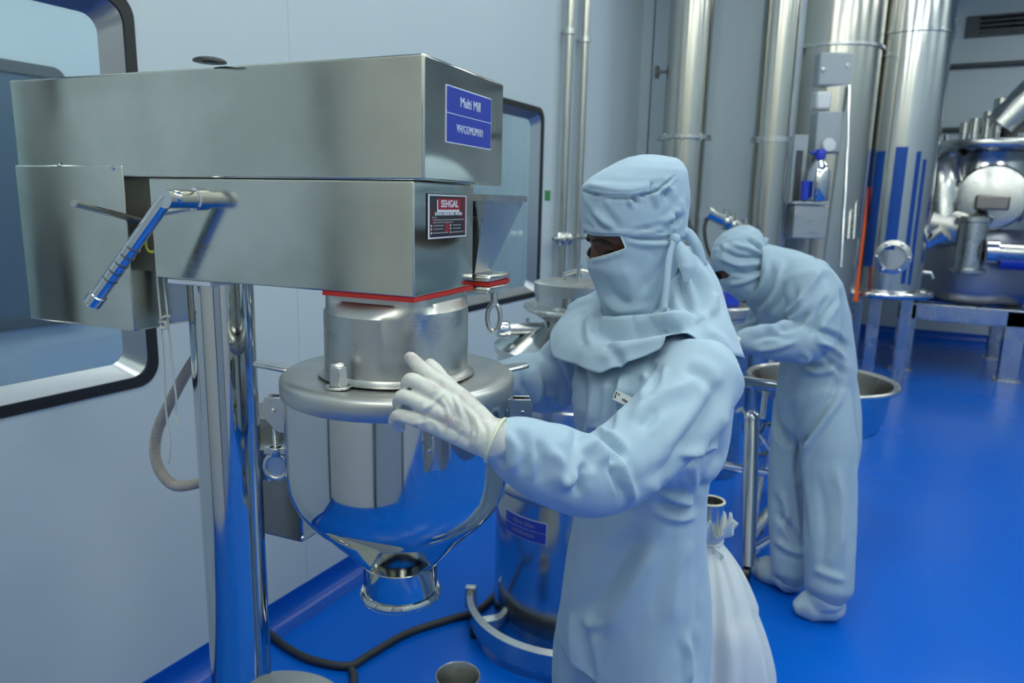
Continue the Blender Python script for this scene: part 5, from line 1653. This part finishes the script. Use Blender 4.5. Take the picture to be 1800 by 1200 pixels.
crease(suit2, [
    ([(1345, 560), (1385, 545), (1420, 520)], .012, 6), ([(1370, 585), (1400, 570), (1425, 545)], -.012, 5), ([(1355, 575), (1395, 560), (1420, 530)], .012, 5),
    ([(1315, 585), (1340, 575), (1365, 578)], .010, 5), ([(1320, 600), (1350, 590), (1380, 592)], -.010, 5), ([(1325, 615), (1360, 612), (1400, 600)], .010, 5),
    ([(1400, 505), (1390, 535), (1360, 560)], -.010, 6), ([(1445, 470), (1425, 500), (1400, 530)], .010, 7), ([(1460, 520), (1440, 550), (1428, 580)], -.014, 6),
    ([(1425, 590), (1445, 560), (1470, 525)], -.014, 5), ([(1435, 600), (1462, 610), (1485, 630)], .014, 5), ([(1430, 580), (1465, 590), (1488, 610)], -.012, 5), ([(1440, 620), (1465, 640), (1488, 660)], -.010, 6),
    ([(1415, 620), (1420, 630), (1400, 640)], .010, 5), ([(1412, 650), (1440, 655), (1470, 648)], .010, 6), ([(1410, 640), (1440, 645), (1465, 636)], -.010, 5),
    ([(1480, 640), (1462, 700), (1420, 760), (1400, 800)], -.012, 7), ([(1470, 700), (1440, 750), (1408, 800)], .012, 8), ([(1375, 700), (1380, 740), (1400, 770)], .010, 7), ([(1365, 720), (1370, 760), (1395, 790)], -.012, 6),
    ([(1412, 770), (1404, 800), (1402, 840)], -.018, 6), ([(1404, 840), (1412, 900), (1416, 960)], -.016, 6), ([(1370, 860), (1385, 900), (1378, 930)], .012, 7), ([(1365, 900), (1390, 930), (1405, 960)], -.012, 6),
    ([(1365, 950), (1385, 965), (1410, 975)], .010, 6), ([(1470, 820), (1480, 900), (1478, 980)], .010, 9), ([(1440, 840), (1450, 920), (1445, 1000)], -.008, 9), ([(1430, 1000), (1455, 1010), (1485, 1020)], .008, 7),
    ([(1350, 520), (1330, 550), (1300, 570)], -.010, 6), ([(1440, 455), (1465, 480), (1480, 520)], .008, 8),
])
relax(suit2, 2)
sub_origin(suit2, B2)
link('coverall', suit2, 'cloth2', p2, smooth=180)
# head, bowed; frame turned into the stoop
h2x = unit(-.90 * CR - .30 * CU - .20 * FWD)
h2y = unit(np.cross(CU - h2x * (CU @ h2x), h2x))
h2z = np.cross(h2x, h2y)
HC2 = dep(1300, 462, 2.93)
def H2(x, y, z):
    return HC2 + h2x * x + h2y * y + h2z * z
HOOD2 = [(.1435, -.034, -.036, .0008), (.142, -.02, -.05, .012), (.136, .012, -.070, .045), (.125, .04, -.088, .068), (.105, .070, -.102, .086), (.08, .090, -.110, .097), (.05, .101, -.115, .102), (.02, .104, -.116, .103), (-.005, .100, -.114, .100),
         (-.035, .096, -.110, .096), (-.06, .093, -.104, .092), (-.09, .080, -.098, .086), (-.12, .060, -.09, .078), (-.15, .035, -.08, .070)]
HP2 = head_shell(HOOD2, 150)
SLIT2 = [(1235, 474), (1256, 476.5), (1272, 476), (1284, 484), (1275, 490), (1262, 489), (1248, 486), (1235, 484)]
def side2(q):
    return proj(H2(q[0], abs(q[1]), q[2]))
def keep2(q):
    p = side2(q)
    return not inpoly(p[0], p[1], SLIT2)
me2 = shell_mesh(HP2, keep2, H2, 'cap', snap=make_snap(H2, SLIT2, h2x, h2y, h2z, 4))
rumple(me2, .006, 16, (1, 1, 1), 6, ridged=False)
crease(me2, gain=1.35, tight=1, folds=[([(1268, 440), (1300, 452), (1335, 452)], -.010, 4), ([(1262, 452), (1300, 466), (1338, 462)], .009, 4), ([(1290, 430), (1320, 438), (1340, 448)], .009, 4), ([(1285, 478), (1315, 480), (1345, 470)], -.010, 4),
             ([(1310, 420), (1330, 432), (1338, 446)], -.008, 4), ([(1280, 500), (1310, 495), (1340, 480)], .008, 4), ([(1270, 425), (1275, 440), (1268, 460)], .006, 5)])
sub_origin(me2, B2)
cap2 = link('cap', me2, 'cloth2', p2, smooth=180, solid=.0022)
o2 = [im(1333, 445, 2.86) - B2, im(1342, 432, 2.86) - B2, im(1348, 418, 2.865) - B2]
ribbon(o2, [.010, .012, .010], 'tie_tail', 'cloth2', cap2)
MB().ell(im(1333, 446, 2.86) - B2, .018, .018, .018, 12, 8).build('tie_knot', 'cloth2', cap2)
# hood drape: rings from the head to the shoulders
dr2 = []
for (px, py, d, ax_, ay_, h, s_) in ((1322, 474, 2.935, .10, -1, 52, .108), (1338, 486, 2.935, .22, -.97, 58, .120), (1356, 500, 2.935, .30, -.95, 66, .150), (1374, 510, 2.94, .42, -.90, 72, .182), (1384, 516, 2.945, .50, -.86, 74, .196)):
    dr2.append(ring2(px, py, d, ax_, ay_, h, s_))
nn = 96
v, f = [], []
for (c, u, w) in [dr2[0]] + dr2:
    for k in range(nn):
        t = 2 * PI * k / nn
        v.append(c + u * math.cos(t) + w * math.sin(t))
big = []
P = [np.array(v[i * nn:(i + 1) * nn]) for i in range(len(dr2) + 1)][1:]
rows = []
for i in range(len(P) - 1):
    for s_ in range(5):
        rows.append(P[i] + (P[i + 1] - P[i]) * s_ / 5)
rows.append(P[-1])
mbd = MB()
for r_ in rows:
    mbd.v += [tuple(q) for q in r_]
for i in range(len(rows) - 1):
    for k in range(nn):
        l = (k + 1) % nn
        mbd.f.append((i * nn + k, i * nn + l, (i + 1) * nn + l, (i + 1) * nn + k))
dme = mbd.mesh('hood_cape')
rumple(dme, .008, 11, (1, 1, .5), 8, ridged=False)
crease(dme, gain=1.4, tight=1, folds=[([(1348, 462), (1340, 500), (1312, 540)], .014, 5), ([(1360, 465), (1352, 510), (1325, 550)], -.016, 4), ([(1375, 460), (1365, 510), (1345, 548)], .014, 5), ([(1388, 462), (1378, 510), (1360, 545)], -.014, 4),
             ([(1335, 480), (1325, 510), (1302, 530)], -.014, 4), ([(1298, 525), (1312, 552), (1330, 562)], .014, 4), ([(1305, 520), (1318, 545), (1335, 552)], -.012, 3)])
sub_origin(dme, B2)
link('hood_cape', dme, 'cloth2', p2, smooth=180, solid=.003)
# body inside
hd2 = [(H2((fr + bk) / 2, 0, z), h2x * ((fr - bk) / 2), h2y * w) for (z, fr, bk, w) in ((.115, .02, -.05, .04), (.09, .06, -.08, .072), (.04, .080, -.095, .085), (.0, .082, -.098, .084), (-.03, .075, -.09, .08), (-.06, .076, -.085, .076), (-.10, .06, -.06, .06), (-.125, .04, -.03, .035))]
b2p = [loft(hd2, 28), torso2(.035), limb([H2(-.03, 0, -.06), im(1352, 482, 2.94)], [.055, .06], 16)] + arms2(.03) + legs2(.035)
b2p.append(MB().tube([H2(.066, 0, .0), H2(.084, 0, -.03), H2(.08, 0, -.045)], [.009, .013, .009], 12))
fa, fb = pl(1432, 1090, 2, 0), pl(1350, 1022, 2, 0)
NA, FA = nl[-1], rl[-1]
nt = A(pl(1405, 1082, 2, .0)[0], pl(1405, 1082, 2, 0)[1], .0)
ft2 = A(pl(1330, 1010, 2, .0)[0], pl(1330, 1010, 2, .0)[1], .0)
b2p.append(limb([NA, A(NA[0], NA[1], .06) * .6 + A(nt[0], nt[1], .05) * .4, A(nt[0], nt[1], .045)], [.05, .045, .034], 14))
b2p.append(limb([FA, A(FA[0], FA[1], .06) * .6 + A(ft2[0], ft2[1], .05) * .4, A(ft2[0], ft2[1], .045)], [.05, .045, .034], 14))
def hand2(w, d, k=0.0, up=None):
    """gloved hand holding down on the drum: wrist w, direction d"""
    d = unit(d)
    s_ = unit(np.cross(d, ZH))
    n_ = np.cross(s_, d)
    P = [limb([w + s_ * o * .5, w + d * .08 + s_ * o], [.021 - k, .014 - k], 12) for o in (-.030, -.010, .010, .030)]
    for o, L in ((-.032, .065), (-.011, .075), (.011, .072), (.032, .056)):
        b = w + d * .08 + s_ * o
        P.append(limb([b, b + d * L * .5 - n_ * .008, b + d * L * .75 - n_ * .026, b + d * L * .78 - n_ * .048], [.0125 - k, .011 - k, .0105 - k, .009 - k], 10))
    P.append(limb([w + d * .02 - s_ * .026, w + d * .06 - s_ * .056 - n_ * .012, w + d * .09 - s_ * .062 - n_ * .026], [.016 - k, .013 - k, .010 - k], 10))
    return P
hA = (n2[-1], unit(-.95 * RTH + .25 * GH + .05 * ZH))
hB = (r2_[-1], unit(-.95 * RTH + .05 * GH + .05 * ZH))
b2p += hand2(*hA, k=.003) + hand2(*hB, k=.003)
bd2 = fuse(b2p, .0075, 3, 'body')
sub_origin(bd2, B2)
link('body', bd2, 'skin', p2, smooth=180)
for s in (1, -1):
    ec = H2(.068, s * .034, -.012) - B2
    MB().ell(ec, .013, .013, .013, 14, 10).build('eyeball', 'eyewhite', p2)
    MB().ell(ec + h2z * .0015 + h2x * .001, .0142, .0155, .0135, 14, 10, (h2x, h2y, h2z)).build('eyelid', 'skin', p2)
    MB().tube([H2(.088, s * .012, .008) - B2, H2(.084, s * .032, .012) - B2, H2(.070, s * .055, .006) - B2], .004, 6).build('eyebrow', 'hair', p2)
for h in (hA, hB):
    g2 = fuse(hand2(*h) + [limb([h[0] - h[1] * .05, h[0] + h[1] * .01], [.036, .031], 20)], .004, 3, 'glove')
    sub_origin(g2, B2)
    link('glove', g2, 'glove', p2, smooth=180)
def shoe2(a, heel, toe, wid):
    dr = unit(A(*(toe - heel)[:2], 0))
    L = np.linalg.norm((toe - heel)[:2])
    P = [heel + dr * L * t + ZH * z for (t, z) in ((.0, .055), (.25, .060), (.5, .055), (.78, .045), (1.0, .036))]
    m = fuse([limb(P, [.056, .060, .060, .058, .040], 20), limb([A(*a[:2], a[2] - .02), A(*(heel + dr * .06)[:2], .07)], [.07, .062], 18)], .007, 4, 'shoe_cover')
    rumple(m, .005, 14, (1, 1, 1), 4)
    c = get_co(m)
    c[:, 2] = np.maximum(c[:, 2], .001)
    set_co(m, c)
    sub_origin(m, B2)
    link('shoe_cover', m, 'shoe', p2, smooth=180)
shoe2(NA, A(NA[0], NA[1], 0) - f2 * .04, nt, .06)
shoe2(FA, A(FA[0], FA[1], 0) - f2 * .02, ft2, .06)
# loose back panel of the coverall hanging from the waist
def tail(dx):
    return [im(1487 + dx, 600, 2.90) - B2, im(1496 + dx, 660, 2.885) - B2, im(1503 + dx, 720, 2.88) - B2, im(1505 + dx, 780, 2.875) - B2, im(1502 + dx, 828, 2.87) - B2]
ribbon(tail(0), [.010, .022, .026, .022, .012], 'back_flap', 'cloth2', p2, th=.003)
ribbon(tail(-9), [.006, .014, .016, .014, .006], 'back_flap', 'cloth2', p2, th=.003)
